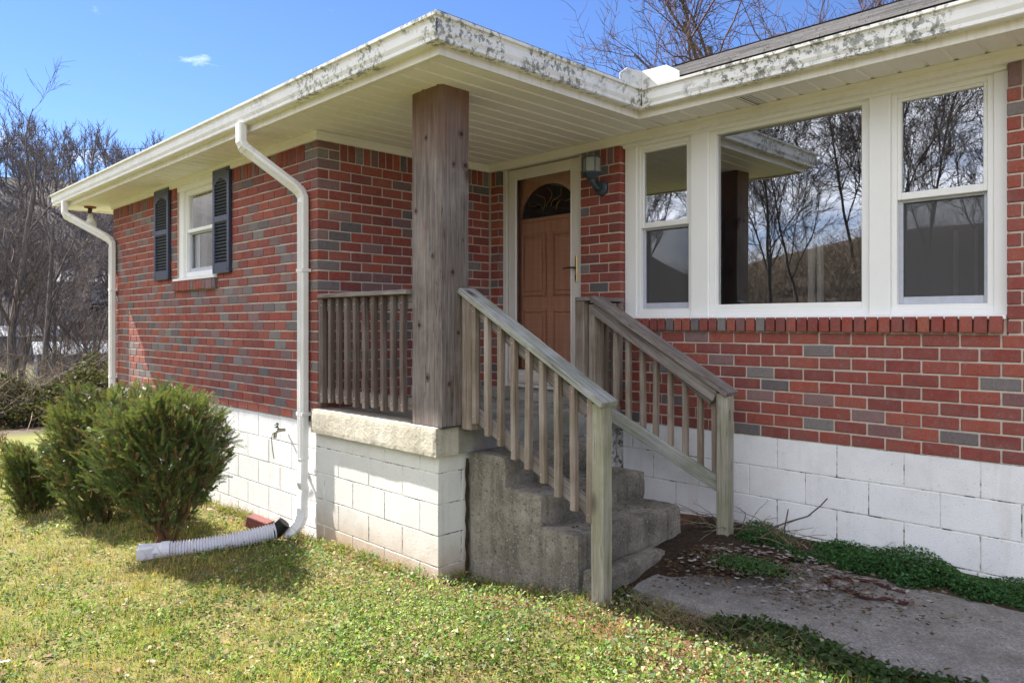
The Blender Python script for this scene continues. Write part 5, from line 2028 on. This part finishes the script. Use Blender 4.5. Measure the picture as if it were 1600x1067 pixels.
def leaf_litter():
    rng = np.random.default_rng(17)
    # curled pale leaves: a bent lobed strip
    V, F, C = [], [], []
    off = 0
    def leaf(px_, py_, pz_, s, col):
        nonlocal off
        a = rng.uniform(0, 6.28); ca, sa = np.cos(a), np.sin(a)
        nU, nV = 6, 3
        u = np.linspace(-1, 1, nU); v = np.linspace(-1, 1, nV)
        curl = rng.uniform(-.1, .6); curl2 = rng.uniform(-.4, .6)
        lob = rng.uniform(.6, 1, nU) * np.sqrt(np.clip(1 - u ** 2 * .92, 0, 1))
        pts = []
        for j in range(nV):
            for i in range(nU):
                X = u[i] * s; Y = v[j] * s * .74 * lob[i]
                Z = s * (curl * u[i] ** 2 * .5 + curl2 * v[j] ** 2 * .5 * lob[i]) + rng.normal(0, s * .06)
                pts.append((px_ + X * ca - Y * sa, py_ + X * sa + Y * ca, pz_ + Z))
        V.extend(pts)
        for j in range(nV - 1):
            for i in range(nU - 1):
                q = off + j * nU + i
                F.append((q, q + 1, q + nU + 1, q + nU))
        C.extend([col] * (nU * nV)); off += nU * nV
    pale = np.array([(.30, .265, .26), (.24, .20, .19), (.38, .34, .33), (.19, .15, .13)])
    brown = np.array([(.11, .07, .045), (.07, .045, .032), (.16, .10, .06), (.20, .13, .08), (.05, .035, .028)])
    for i in range(300):
        x = -2.40 + rng.gamma(2.0, .24); y = rng.normal(3.97, .25)
        if y > 4.6 or y < 3.35 or x > -.6: continue
        if x < -2.45: continue
        h = .272 + .04 * max(0, 1 - math.hypot((x + 2.5) / .8, (y - 4.0) / .6))
        leaf(x, y, h, rng.uniform(.010, .023), pale[rng.integers(0, 4)] * rng.uniform(.8, 1.15))
    for i in range(2600):
        x = -2.45 + rng.gamma(1.8, .24); y = rng.normal(3.98, .25)
        if y > 4.6 or y < 3.3 or x > -.9: continue
        h = .262 + .045 * max(0, 1 - math.hypot((x + 2.5) / .8, (y - 4.0) / .6))
        leaf(x, y, h, rng.uniform(.006, .015), brown[rng.integers(0, 5)] * rng.uniform(.6, 1.1))
    for i in range(420):          # here and there on the lawn
        x, y = scatter(1, 2.6, 9, rng)
        if not on_lawn(x, y)[0]: continue
        leaf(x[0], y[0], gz(x[0], y[0]) + .022, rng.uniform(.010, .024), (brown if rng.random() < .7 else pale)[rng.integers(0, 4)] * rng.uniform(.9, 1.6))
    for i in range(120):          # on treads and porch floor
        s = rng.integers(0, 3)
        x = rng.uniform(sx[s] + .03, sx[s + 1] - .02); y = rng.uniform(YS0 + .1, YS1 - .05)
        leaf(x, y, sz[s] + .008, rng.uniform(.006, .014), brown[rng.integers(0, 5)])
    for i in range(160):
        x = rng.uniform(-4.9, -3.65); y = 4.38 - rng.exponential(.06)
        leaf(x, y, FLZ + .006, rng.uniform(.006, .013), brown[rng.integers(0, 5)])
    o = np_obj('leaf_litter', np.array(V), np.array(F), M_DEAD, col=np.array(C)); o['kind'] = 'stuff'
leaf_litter()

# bramble by the newel, vine loop on the walk
rng = np.random.default_rng(23)
bt = thing('dry_bramble', 'dry tangled bramble stems round the foot of the wall side newel post', 'bramble', (-2.35, 4.42, gz(-2.35, 4.42)))
n = 46
V, F, C = strands('stems', rng.normal(-2.42, .16, n), np.clip(rng.normal(4.44, .07, n), 4.36, 4.62), np.full(n, .27), rng.uniform(.10, .42, n), .0035, rng, None, STRAW * .5, .8, 1.9, 8, 4)
V[:, 1] = np.minimum(V[:, 1], YW - .004)
np_obj('stems', V, F, M_BRUSHSTEM, bt)
m = MB(); m.tube([(-2.28, 4.44, .27), (-2.20, 4.46, .36), (-2.09, 4.48, .42), (-1.98, 4.50, .47), (-1.90, 4.50, .55), (-1.86, 4.50, .60)], [.006, .006, .005, .005, .004, .004], 5)
m.tube([(-2.10, 4.45, .27), (-2.11, 4.46, .38), (-2.09, 4.47, .50)], [.005, .005, .004], 5)
m.build('branch', M_TWIG, bt)
vl = thing('vine_loop', 'dead reddish vine lying in a loop on the concrete walk', 'vine', (-1.45, 4.1, .235))
m = MB()
pts = []
for i in range(40):
    t = i / 39 * 5.0 + .9
    pts.append((-1.48 + .22 * math.cos(t) + .012 * math.sin(t * 9), 4.10 + .115 * math.sin(t) + .01 * math.cos(t * 7), .248 + .006 * math.sin(t * 5)))
m.tube(pts, [.008 + .003 * math.sin(i * 1.9) for i in range(40)], 6)
m.build('stem', mk_simple('vine_red', (.07, .03, .03), .85, .1, bump=120), vl)
VV, FF = [], []
lx = np.array([p[0] for p in pts for _ in range(6)]) + rng.normal(0, .01, 240); ly = np.array([p[1] for p in pts for _ in range(6)]) + rng.normal(0, .01, 240)
lo = leaves_mesh('withered_leaf', lx, ly, np.full(240, .255), rng.uniform(.003, .007, 240), np.array([(.06, .03, .03), (.09, .05, .045)])[rng.integers(0, 2, 240)], M_DEAD, rng)
del lo['kind']; lo['kind'] = 'stuff'
adopt(lo, vl)

# ------------------------------------------------------------------ YEW SHRUBS
def yew(name, label, cx, cy, width, height, lean, seed, n_twigs, group, foot=.16, z_lo=.16):
    rng = np.random.default_rng(seed)
    z0 = gz(cx, cy) - .03
    root = thing(name, label, 'shrub', (cx, cy, z0), group)
    # main stems
    m = []
    stems = []
    for i in range(9):
        a = rng.uniform(0, 6.28); r = rng.uniform(.1, .42) * width
        pts = [np.array([cx + rng.normal(0, .03), cy + rng.normal(0, .03), z0])]
        tgt = np.array([cx + r * np.cos(a) + lean[0] * height, cy + r * np.sin(a) + lean[1] * height, z0 + height * rng.uniform(.75, 1.0)])
        for s in range(1, 7):
            t = s / 6
            pts.append(pts[0] * (1 - t) + tgt * t + rng.normal(0, .018, 3) - np.array([0, 0, 0]) + np.array([np.cos(a), np.sin(a), 0]) * .05 * width * np.sin(t * np.pi))
        stems.append(np.array(pts))
        m.append((np.array(pts), np.linspace(.016, .005, 7), 6))
    # twigs fill an upturned, flat topped crown
    P = []
    while len(P) < n_twigs:
        u = rng.uniform(-1, 1, 3)
        h = (u[2] + 1) / 2
        R = (foot + (1 - foot) * min(1, (h / .50)) ** .85) * (1 if h < .93 else 1 - (h - .93) * 1.2)
        q = math.hypot(u[0], u[1])
        if q > R: continue
        if q < R * .55 and rng.random() < .6 and h < .8: continue
        ang = math.atan2(u[1], u[0])
        lump = .86 + .15 * math.sin(ang * 3 + seed) + .10 * math.sin(h * 9 + ang * 5) + .10 * math.sin(ang * 11 + h * 17)
        P.append((u[0] * width / 2 * lump, u[1] * width / 2 * lump, (z_lo + (1 - z_lo) * h) * height * (.93 + .1 * math.sin(ang * 2 + seed)), q / R, h))
    P = np.array(P)
    VV, CC = [], []
    tw = []
    for (x, y, z, q, h) in P:
        base = np.array([cx + x + lean[0] * z, cy + y + lean[1] * z, z0 + z])
        out = np.array([x, y, 0]); out /= np.linalg.norm(out) + 1e-6
        d = out * rng.uniform(.25, .8) + np.array([0, 0, rng.uniform(.3, 1.4)]) + rng.normal(0, .28, 3)
        d /= np.linalg.norm(d)
        L = rng.uniform(.06, .15) * (1.35 if h > .86 and rng.random() < .25 else 1)
        side = np.cross(d, rng.normal(0, 1, 3)); side /= np.linalg.norm(side) + 1e-9
        nn = np.cross(side, d)
        k = 17
        t = np.linspace(.05, 1, k)
        c0 = base + d * (t * L)[:, None] + np.array([0, 0, -1]) * (t ** 2 * L * .18)[:, None]
        tone = rng.random()
        tip = q > .72 or h > .85
        g = np.array([(.055, .105, .030), (.040, .080, .028), (.072, .130, .036)])[rng.integers(0, 3)]
        if tip and tone < .42: g = np.array([(.115, .145, .035), (.15, .165, .045), (.085, .125, .035)])[rng.integers(0, 3)]
        if tip and tone > .94: g = np.array((.22, .13, .05))
        if q < .6 and tone > .75: g = np.array((.11, .07, .035))
        for s in (-1, 1):
            l = rng.uniform(.013, .022, k) * (1 - .45 * t)
            dirv = side * s * .85 + d * .55 + nn * rng.normal(0, .25, (k, 1))
            tipp = c0 + dirv * l[:, None]
            wv = d * .0026
            q4 = np.stack([c0 - wv, c0 + wv, tipp + wv * .5, tipp - wv * .5], 1)
            VV.append(q4.reshape(-1, 3)); CC.append(np.tile(g * rng.uniform(.75, 1.25), (k * 4, 1)))
        if rng.random() < .34:
            tw.append((np.array([base - d * L * .8, base, base + d * L * .8]), np.array([.0035, .0025, .0012]), 3))
    V = np.concatenate(VV); C = np.concatenate(CC)
    np_obj('foliage', V, np.arange(len(V)).reshape(-1, 4), M_NEEDLE, root, col=C)
    v, f = join_tubes(m)
    np_obj('stem', v, f, M_YEWBARK, root, smooth=True)
    v, f = join_tubes(tw)
    np_obj('twig', v, f, M_YEWBARK, root)['kind'] = 'stuff'
    return root

def join_tubes(T):
    V, F, off = [], [], 0
    for p, r, s in T:
        v, f = tube_arrays(np.asarray(p, float), np.asarray(r, float), s)
        V.append(v); F.append(f + off); off += len(v)
    return np.concatenate(V), np.concatenate(F)

yew('yew_shrub', 'tall clipped yew shrub with a bare forked foot, between the white pipe and the wall', -5.83, 2.06, .96, 1.16, (.02, 0.0), 2, 4600, 'yew shrubs along the wing wall', .24, .13)
yew('yew_shrub', 'middle yew shrub, bushy down to the ground', -7.15, 2.02, .84, 1.14, (0, 0), 7, 4200, 'yew shrubs along the wing wall', .62, .03)
yew('yew_shrub', 'smallest and lowest yew shrub at the end of the row', -8.12, 1.72, .56, .62, (0, -.05), 11, 1700, 'yew shrubs along the wing wall', .66, .02)

def dirpt(px_, d):
    t = (px_ - 800) / 1159.3
    x, y = t * math.cos(YAW) - math.sin(YAW), t * math.sin(YAW) + math.cos(YAW)
    return x * d, y * d

# two bare rusty shoots standing by the small yew, and a spray at the picture's edge
def shoots(name, label, cx, cy, h, seed, n, spread, mat):
    rng = np.random.default_rng(seed)
    z0 = gz(cx, cy) - .02
    t = thing(name, label, 'plant', (cx, cy, z0))
    T = []
    for i in range(n):
        a = rng.uniform(0, 6.28)
        p0 = np.array([cx + rng.normal(0, .02), cy + rng.normal(0, .02), z0])
        e = p0 + np.array([np.cos(a) * spread, np.sin(a) * spread, h * rng.uniform(.8, 1)])
        mid = (p0 + e) / 2 + rng.normal(0, .03, 3)
        T.append((np.array([p0, mid, e]), np.array([.008, .006, .003]), 5))
        for k in range(7):
            s = rng.uniform(.45, 1); q = p0 * (1 - s) + e * s
            d = rng.normal(0, 1, 3) * .6 + np.array([0, 0, 1]); d /= np.linalg.norm(d)
            T.append((np.array([q, q + d * .06, q + d * .12 + rng.normal(0, .012, 3)]), np.array([.004, .003, .0015]), 3))
    v, f = join_tubes(T)
    np_obj('stem', v, f, mat, t)
    ex = np.concatenate([p[-1:] for p, r, s in T] + [p[1:2] for p, r, s in T])
    ex = np.repeat(ex, 5, 0) + rng.normal(0, .018, (len(ex) * 5, 3))
    lo = leaves_mesh('dry_leaf', ex[:, 0], ex[:, 1], ex[:, 2], rng.uniform(.006, .012, len(ex)), np.array([(.22, .11, .05), (.16, .08, .05), (.18, .17, .06)])[rng.integers(0, 3, len(ex))], M_DEAD, rng, 1.0)
    adopt(lo, t)
shoots('rusty_shoots', 'two thin rusty bare shoots rising behind the small yew', *dirpt(83, 8.6), .98, 3, 2, .09, M_YEWBARK)

ex_, ey_ = dirpt(4, 8.2)
shoots('rusty_sprig', 'reddish dry sprig on the lawn, cut by the picture edge', ex_, ey_, .62, 5, 4, .06, M_YEWBARK)

# ------------------------------------------------------------------ BARE TREES
def grow_tree(seed, H=12.0, r0=.16, trunk_frac=.35, spread=.75, lean=(0, 0), depth=4, dens=1.0, twig=.006, up=.16):
    rng = np.random.default_rng(seed)
    groups = {0: [], 1: []}
    def branch(p, d, L, r, lev):
        n = (7, 6, 5, 4, 3)[min(lev, 4)]
        pts = [p]; rad = [r]
        rend = max(r * (.42 if lev < 2 else .3), twig * .5)
        wob = (.06, .13, .17, .2, .22)[min(lev, 4)]
        dirs = [d]
        for i in range(n):
            d = d + rng.normal(0, wob, 3) + np.array([0, 0, up * (0.6 if lev == 0 else 1)]) * (.6 if lev else .4)
            d = d / np.linalg.norm(d)
            p = p + d * L / n
            pts.append(p); rad.append(r + (rend - r) * (i + 1) / n); dirs.append(d)
        groups[0 if lev <= 1 else 1].append((np.array(pts), np.array(rad), (8, 6, 4, 3, 3)[min(lev, 4)]))
        if lev >= depth: return
        nk = int(((9, 9, 8, 6)[min(lev, 3)] * dens) + rng.random())
        for k in range(nk):
            t = (trunk_frac + (1 - trunk_frac) * (k + rng.random()) / nk) if lev == 0 else (.18 + .82 * (k + rng.random()) / nk)
            i = min(int(t * n), n - 1); f = t * n - i
            q = pts[i] * (1 - f) + pts[i + 1] * f
            dd = dirs[i]
            s = rng.normal(0, 1, 3); s -= dd * s.dot(dd); s /= np.linalg.norm(s)
            ang = rng.uniform(.45, 1.0) * spread + (.1 if lev else 0)
            nd = dd * math.cos(ang) + s * math.sin(ang)
            rr = (rad[i] * (1 - f) + rad[i + 1] * f) * rng.uniform(.42, .7)
            LL = L * rng.uniform(.38, .62) * (1.0 if lev else (1.15 - .5 * t))
            branch(q, nd, LL, max(rr, twig), lev + 1)
    d0 = np.array([lean[0], lean[1], 1.0]); d0 /= np.linalg.norm(d0)
    branch(np.zeros(3), d0, H * .72, r0, 0)
    return groups

TREES = {}
def tree_mesh(key, barkm, twigm, **kw):
    g = grow_tree(**kw)
    a = np_mesh('trunk', *join_tubes(g[0]), barkm, smooth=True)
    b = np_mesh('crown', *join_tubes(g[1]), twigm)
    TREES[key] = (a, b)
tree_mesh('a', M_BARK, M_TWIG, seed=1, H=13, r0=.15, trunk_frac=.36, spread=.58, depth=4, dens=.74, twig=.009)
tree_mesh('b', M_BARK, M_TWIG, seed=2, H=12, r0=.12, trunk_frac=.40, spread=.52, depth=4, dens=.72, twig=.009, lean=(.12, .05))
tree_mesh('c', M_BARK, M_TWIG, seed=3, H=14, r0=.18, trunk_frac=.33, spread=.62, depth=4, dens=.74, twig=.009, lean=(-.08, .08))
tree_mesh('d', M_BARK, M_TWIG, seed=4, H=9, r0=.08, trunk_frac=.25, spread=.8, depth=4, dens=.7, twig=.007, lean=(.25, -.1))
tree_mesh('f', M_FARWOOD, M_FARWOOD, seed=6, H=11, r0=.14, trunk_frac=.35, spread=.6, depth=3, dens=.95, twig=.028)
tree_mesh('g', M_BARK, M_TWIG, seed=12, H=11, r0=.062, trunk_frac=.16, spread=.68, depth=4, dens=1.0, twig=.0075, lean=(.06, .1))
tree_mesh('bud', M_BARK, M_BUDTWIG, seed=9, H=13, r0=.22, trunk_frac=.42, spread=.9, depth=4, dens=.9, twig=.008, lean=(-.10, -.05), up=.10)

def tree(key, x, y, rot, s, label, group, zoff=0.0, sz_=1.0):
    z = gz(x, y) - .1 + zoff
    t = thing('bare_tree', label, 'tree', (x, y, z), group)
    t.rotation_euler = (0, 0, rot); t.scale = (s, s, s * sz_)
    for nm, me in zip(('trunk', 'crown'), TREES[key]):
        o = bpy.data.objects.new(nm, me); COL.objects.link(o); o.parent = t
    return t

GL = 'bare winter trees beyond the lawn'
LEFT = [('a', 62, 25, .3, .80, 'tall slim many branched bare tree standing nearest the gutter end against the sky'),
        ('c', 8, 22, 2.2, .74, 'thick dark bare tree cut by the picture edge beyond the lawn'),
        ('b', 96, 31, 4.0, .82, 'bare leaning tree in front of the white sheds'),
        ('d', 128, 27, 1.1, .80, 'low crooked bare tree just beside the far downspout'),
        ('b', 28, 29, 5.2, .80, 'bare tree with ivy clad foot beyond the lawn'),
        ('d', 108, 34, 3.0, .8, 'thin bent bare sapling behind the rusty pole'),
        ('a', -30, 27, 1.4, .7, 'slender bare tree in the tangle past the crooked one'),
        ('c', 150, 44, 4.4, .72, 'bare tree partly behind the far downspout'),
        ('a', -75, 30, 3.3, .7, 'bare tree further along the lawn edge'),
        ('c', 40, 52, .8, .75, 'bare tree down in the hollow behind the nearest row'),
        ('b', 85, 60, 2.7, .8, 'bare tree rising from the hollow before the sheds')]
for k, px_, d, r, s, lab in LEFT:
    x, y = dirpt(px_, d)
    tree(k, x, y, r, s, lab, GL)
# trees behind the house whose crowns show over the roof
for k, px_, d, r, s, lab in (('bud', 1170, 19, 0.2, 1.0, 'budding bare tree with a long low limb over the roof ridge'),
                             ('bud', 1310, 23, 2.4, 1.05, 'second budding tree, its leaning trunk rising from the ridge'),
                             ('bud', 1420, 24, 4.3, 1.0, 'third budding tree at the top of the grey roof slope')):
    x, y = dirpt(px_, d)
    tree(k, x, y, r, s, lab, 'budding trees behind the house')
# trees across the lane, seen mirrored in the windows
GR = 'bare trees across the lane, mirrored in the windows'
REFL = [('g', -15.5, -19, 0.4, 1.05), ('g', -12.0, -17, 1.9, .85), ('g', -19.5, -23, 3.1, 1.1), ('g', -9.0, -20, 4.2, 1.0), ('g', -6.2, -17, 5.0, .9),
        ('g', -13.8, -27, 0.9, 1.2), ('g', -17.0, -14.5, 2.0, 1.15), ('g', -8.0, -13.5, 3.6, 1.2), ('g', -23, -20, 2.6, 1.0), ('g', -3.5, -21, 1.2, 1.1), ('g', -27, -26, 1.7, 1.1), ('g', -11.0, -13.0, .2, 1.0), ('g', 1.0, -20, 2.2, 1.1)]
RL = ['thick bare tree across the lane mirrored near the middle of the big pane', 'straight bare tree mirrored at the right of the big pane', 'bare tree mirrored beside the reflected porch post', 'tall bare tree mirrored in the upper right sash', 'stout bare tree mirrored at the edge of the right sash',
      'distant bare tree mirrored between two trunks of the big pane', 'low crooked tree mirrored under the reflected gutter', 'crooked tree mirrored in the lower right sash', 'bare tree mirrored low in the left sash', 'bare tree mirrored past the right casing', 'far bare tree mirrored behind the post', 'short crooked tree mirrored in the right half of the big pane', 'bare tree across the lane to the right of the house view']
for (k, x, y, r, s), lab in zip(REFL, RL):
    tree(k, x, y, r, s, lab, GR)

# brush: scrub at the lawn edge, scrub on the bank over the lane, far woods
def brush(name, xs, ys, hs, rng, r0, mat, segs=3, sides=3, per=1, bend=.6):
    V, F, off = [], [], 0
    z = ground(xs, ys)
    for i in range(len(xs)):
        a = rng.uniform(0, 6.28); L = hs[i]
        d = np.array([np.cos(a) * .4, np.sin(a) * .4, 1.0])
        p = np.array([xs[i], ys[i], z[i] - .05]); pts = [p]
        for s in range(segs):
            d = d + rng.normal(0, .32, 3) + np.array([np.cos(a), np.sin(a), -.4]) * bend / segs
            d /= np.linalg.norm(d); p = p + d * L / segs; pts.append(p)
        v, f = tube_arrays(np.array(pts), np.linspace(r0, r0 * .35, segs + 1), sides)
        V.append(v); F.append(f + off); off += len(v)
        for k in range(3):
            s = rng.integers(1, segs + 1); q = pts[s]
            e = rng.normal(0, 1, 3) + np.array([0, 0, .5]); e /= np.linalg.norm(e)
            v, f = tube_arrays(np.array([q, q + e * L * .16, q + e * L * .3 + rng.normal(0, L * .04, 3)]), np.array([r0 * .5, r0 * .4, r0 * .2]), 3)
            V.append(v); F.append(f + off); off += len(v)
    o = np_obj(name, np.concatenate(V), np.concatenate(F), mat); o['kind'] = 'stuff'
    return o
rng = np.random.default_rng(41)
n = 2600
pxs = rng.uniform(-260, 175, n); dd = rng.uniform(15.5, 30, n)
t = (pxs - 800) / 1159.3
x = (t * math.cos(YAW) - math.sin(YAW)) * dd; y = (t * math.sin(YAW) + math.cos(YAW)) * dd
k = x < -15.0
brush('brush', x[k], y[k], rng.uniform(.8, 2.4, k.sum()), rng, .011, M_BRUSHSTEM)
# leafy undergrowth and ivy at the lawn edge
n = 52000
pxs = rng.uniform(-260, 178, n); dd = rng.uniform(15.2, 25, n)
t = (pxs - 800) / 1159.3
x = (t * math.cos(YAW) - math.sin(YAW)) * dd; y = (t * math.sin(YAW) + math.cos(YAW)) * dd
hmax = np.clip(.80 + .65 * nz2(x, y, .9, 50) + .35 * nz2(x, y, 2.6, 51), .05, 2.4) * np.clip((-15.0 - x) / 1.2, 0, 1)
z = ground(x, y) + hmax * np.sqrt(rng.random(n))
cols = np.array([(.035, .045, .02), (.05, .042, .026), (.07, .055, .036), (.03, .042, .018), (.075, .075, .036), (.09, .065, .045)])
k = hmax > .12
leaves_mesh('undergrowth', x[k], y[k], z[k], rng.uniform(.022, .05, k.sum()), cols[rng.integers(0, 6, k.sum())] * rng.uniform(.6, 1.3, k.sum())[:, None], M_IVY, rng, 1.0)
# scrubby bank across the lane
n = 7500
x = rng.uniform(-34, 8, n); y = rng.uniform(-34, -11.5, n)
brush('brush', x, y, rng.uniform(1.0, 3.0, n), rng, .011, M_BRUSHSTEM)

# thicket between the lawn edge and the valley, one tangled mass
def thicket():
    rng = np.random.default_rng(66)
    V, F, off = [], [], 0
    for k in range(3):
        g = grow_tree(seed=90 + k, H=8.5, r0=.085, trunk_frac=.2, spread=.75, depth=3, dens=.85, twig=.012, lean=(.2 * (k - 1), .1))
        v0, f0 = join_tubes([(p, r, 3) for p, r, s in g[0] + g[1]])
        for i in range(6):
            px_ = rng.uniform(-260, 172); d = rng.uniform(27, 58)
            x, y = dirpt(px_, d)
            a = rng.uniform(0, 6.28); s = rng.uniform(.6, 1.1)
            R = np.array([[math.cos(a), -math.sin(a), 0], [math.sin(a), math.cos(a), 0], [0, 0, 1]]) * s
            V.append(v0 @ R.T + np.array([x, y, gz(x, y) - .2])); F.append(f0 + off); off += len(v0)
    o = np_obj('thicket', np.concatenate(V), np.concatenate(F), M_TWIG); o['kind'] = 'stuff'
thicket()

# far wooded hill, one mass
def far_wood():
    rng = np.random.default_rng(60)
    g = grow_tree(seed=77, H=13, r0=.17, trunk_frac=.3, spread=.6, depth=3, dens=.62, twig=.05)
    v0, f0 = join_tubes([(p, r, 3) for p, r, s in g[0] + g[1]])
    V, F, off = [], [], 0
    for i in range(430):
        px_ = rng.uniform(-330, 330); d = 118 + 190 * rng.random() ** 1.2
        x, y = dirpt(px_, d)
        a = rng.uniform(0, 6.28); s = rng.uniform(.8, 1.35)
        R = np.array([[math.cos(a), -math.sin(a), 0], [math.sin(a), math.cos(a), 0], [0, 0, 1]]) * s
        V.append(v0 @ R.T + np.array([x, y, gz(x, y) - .3])); F.append(f0 + off); off += len(v0)
    o = np_obj('far_woods', np.concatenate(V), np.concatenate(F), M_FARWOOD); o['kind'] = 'stuff'
far_wood()

# ------------------------------------------------------------------ buildings in the valley
def shed(label, px_, d, w, dep, h, roof_h, rot, wallc, roofc, name='shed', wins=3):
    x, y = dirpt(px_, d)
    z = gz(x, y) - .2
    t = thing(name, label, 'building', (x, y, z), 'white buildings down in the valley')
    M = Matrix.Translation((x, y, z)) @ Matrix.Rotation(rot, 4, 'Z')
    m = MB(); m.box(-w / 2, w / 2, -dep / 2, dep / 2, 0, h, M=M)
    for s in (-1, 1):
        m.poly([M @ Vector((s * w / 2, -dep / 2, h)), M @ Vector((s * w / 2, dep / 2, h)), M @ Vector((s * w / 2, 0, h + roof_h))])
    m.build('wall', wallc, t)
    m = MB()
    for s in (-1, 1):
        a = [Vector((-w / 2 - .4, s * (dep / 2 + .4), h - .1)), Vector((w / 2 + .4, s * (dep / 2 + .4), h - .1)), Vector((w / 2 + .4, 0, h + roof_h + .06)), Vector((-w / 2 - .4, 0, h + roof_h + .06))]
        m.faces([M @ p for p in a] + [M @ (p + Vector((0, 0, .15))) for p in a], [(0, 1, 2, 3), (7, 6, 5, 4), (0, 4, 5, 1), (1, 5, 6, 2), (3, 2, 6, 7), (0, 3, 7, 4)])
    m.build('roof', roofc, t)
    for i in range(wins):
        xx = -w / 2 + w * (i + .5) / wins
        m = MB(); m.box(xx - .5, xx + .5, -dep / 2 - .04, -dep / 2 + .02, h * .4, h * .4 + 1.1, M=M); m.build('window', M_DARKM, t)
    return t
M_SHEDW = mk_simple('shed_white', (.16, .17, .20), .8, .1)
M_SHEDB = mk_simple('shed_grey', (.08, .09, .115), .8, .1)
M_SHEDR = mk_simple('shed_roof_white', (.15, .16, .19), .7, .2)
M_SHEDRG = mk_simple('shed_roof_grey', (.06, .065, .075), .7, .2)
shed('long pale shed in the valley behind the bare trees, nearest the far downspout', 140, 98, 12, 8, 2.7, 1.3, YAW + .62, M_SHEDB, M_SHEDR)
shed('small white house in the valley by the thick trunk', 88, 128, 9, 7, 2.8, 1.7, YAW + .3, M_SHEDW, M_SHEDRG)
shed('white roofed building in the valley furthest along, beyond the picture edge tree', 22, 112, 11, 7, 2.8, 1.3, YAW + .55, M_SHEDB, M_SHEDR)
shed('white house higher in the valley beside the rusty pole', 150, 138, 10, 7, 3.8, 2.2, YAW + .2, M_SHEDW, M_SHEDR)
x, y = dirpt(133, 64)
ut = thing('rusty_pole', 'rusty brown pole standing in front of the pale sheds', 'pole', (x, y, gz(x, y)))
m = MB(); m.tube([(x, y, gz(x, y) - .3), (x, y, gz(x, y) + 6.4)], [.14, .11], 10); m.build('pole', M_RUST, ut)
m = MB(); m.box(x - .5, x + .5, y - .05, y + .05, gz(x, y) + 6.0, gz(x, y) + 6.1); m.build('crossarm', M_RUST, ut)
# overhead wires
def wire(label, pa, pb, da, db, va, vb):
    a = Vector((*dirpt(pa, da), CZ - (va - 505.85) / 1159.3 * da)); b = Vector((*dirpt(pb, db), CZ - (vb - 505.85) / 1159.3 * db))
    m = MB(); pts = []
    for i in range(25):
        s = i / 24; p = a.lerp(b, s); p.z -= (a - b).length * .012 * 4 * s * (1 - s); pts.append(p)
    m.tube(pts, .014, 4)
    o = m.build('overhead_wire', M_WIRE)
    tag(o, label, 'wire', 'overhead wires on the left')
wire('upper overhead wire crossing the sky under the gutter end', -220, 420, 40, 46, 231, 225)
wire('lower overhead wire crossing the bare trees beside the house', -220, 400, 40, 46, 402, 392)
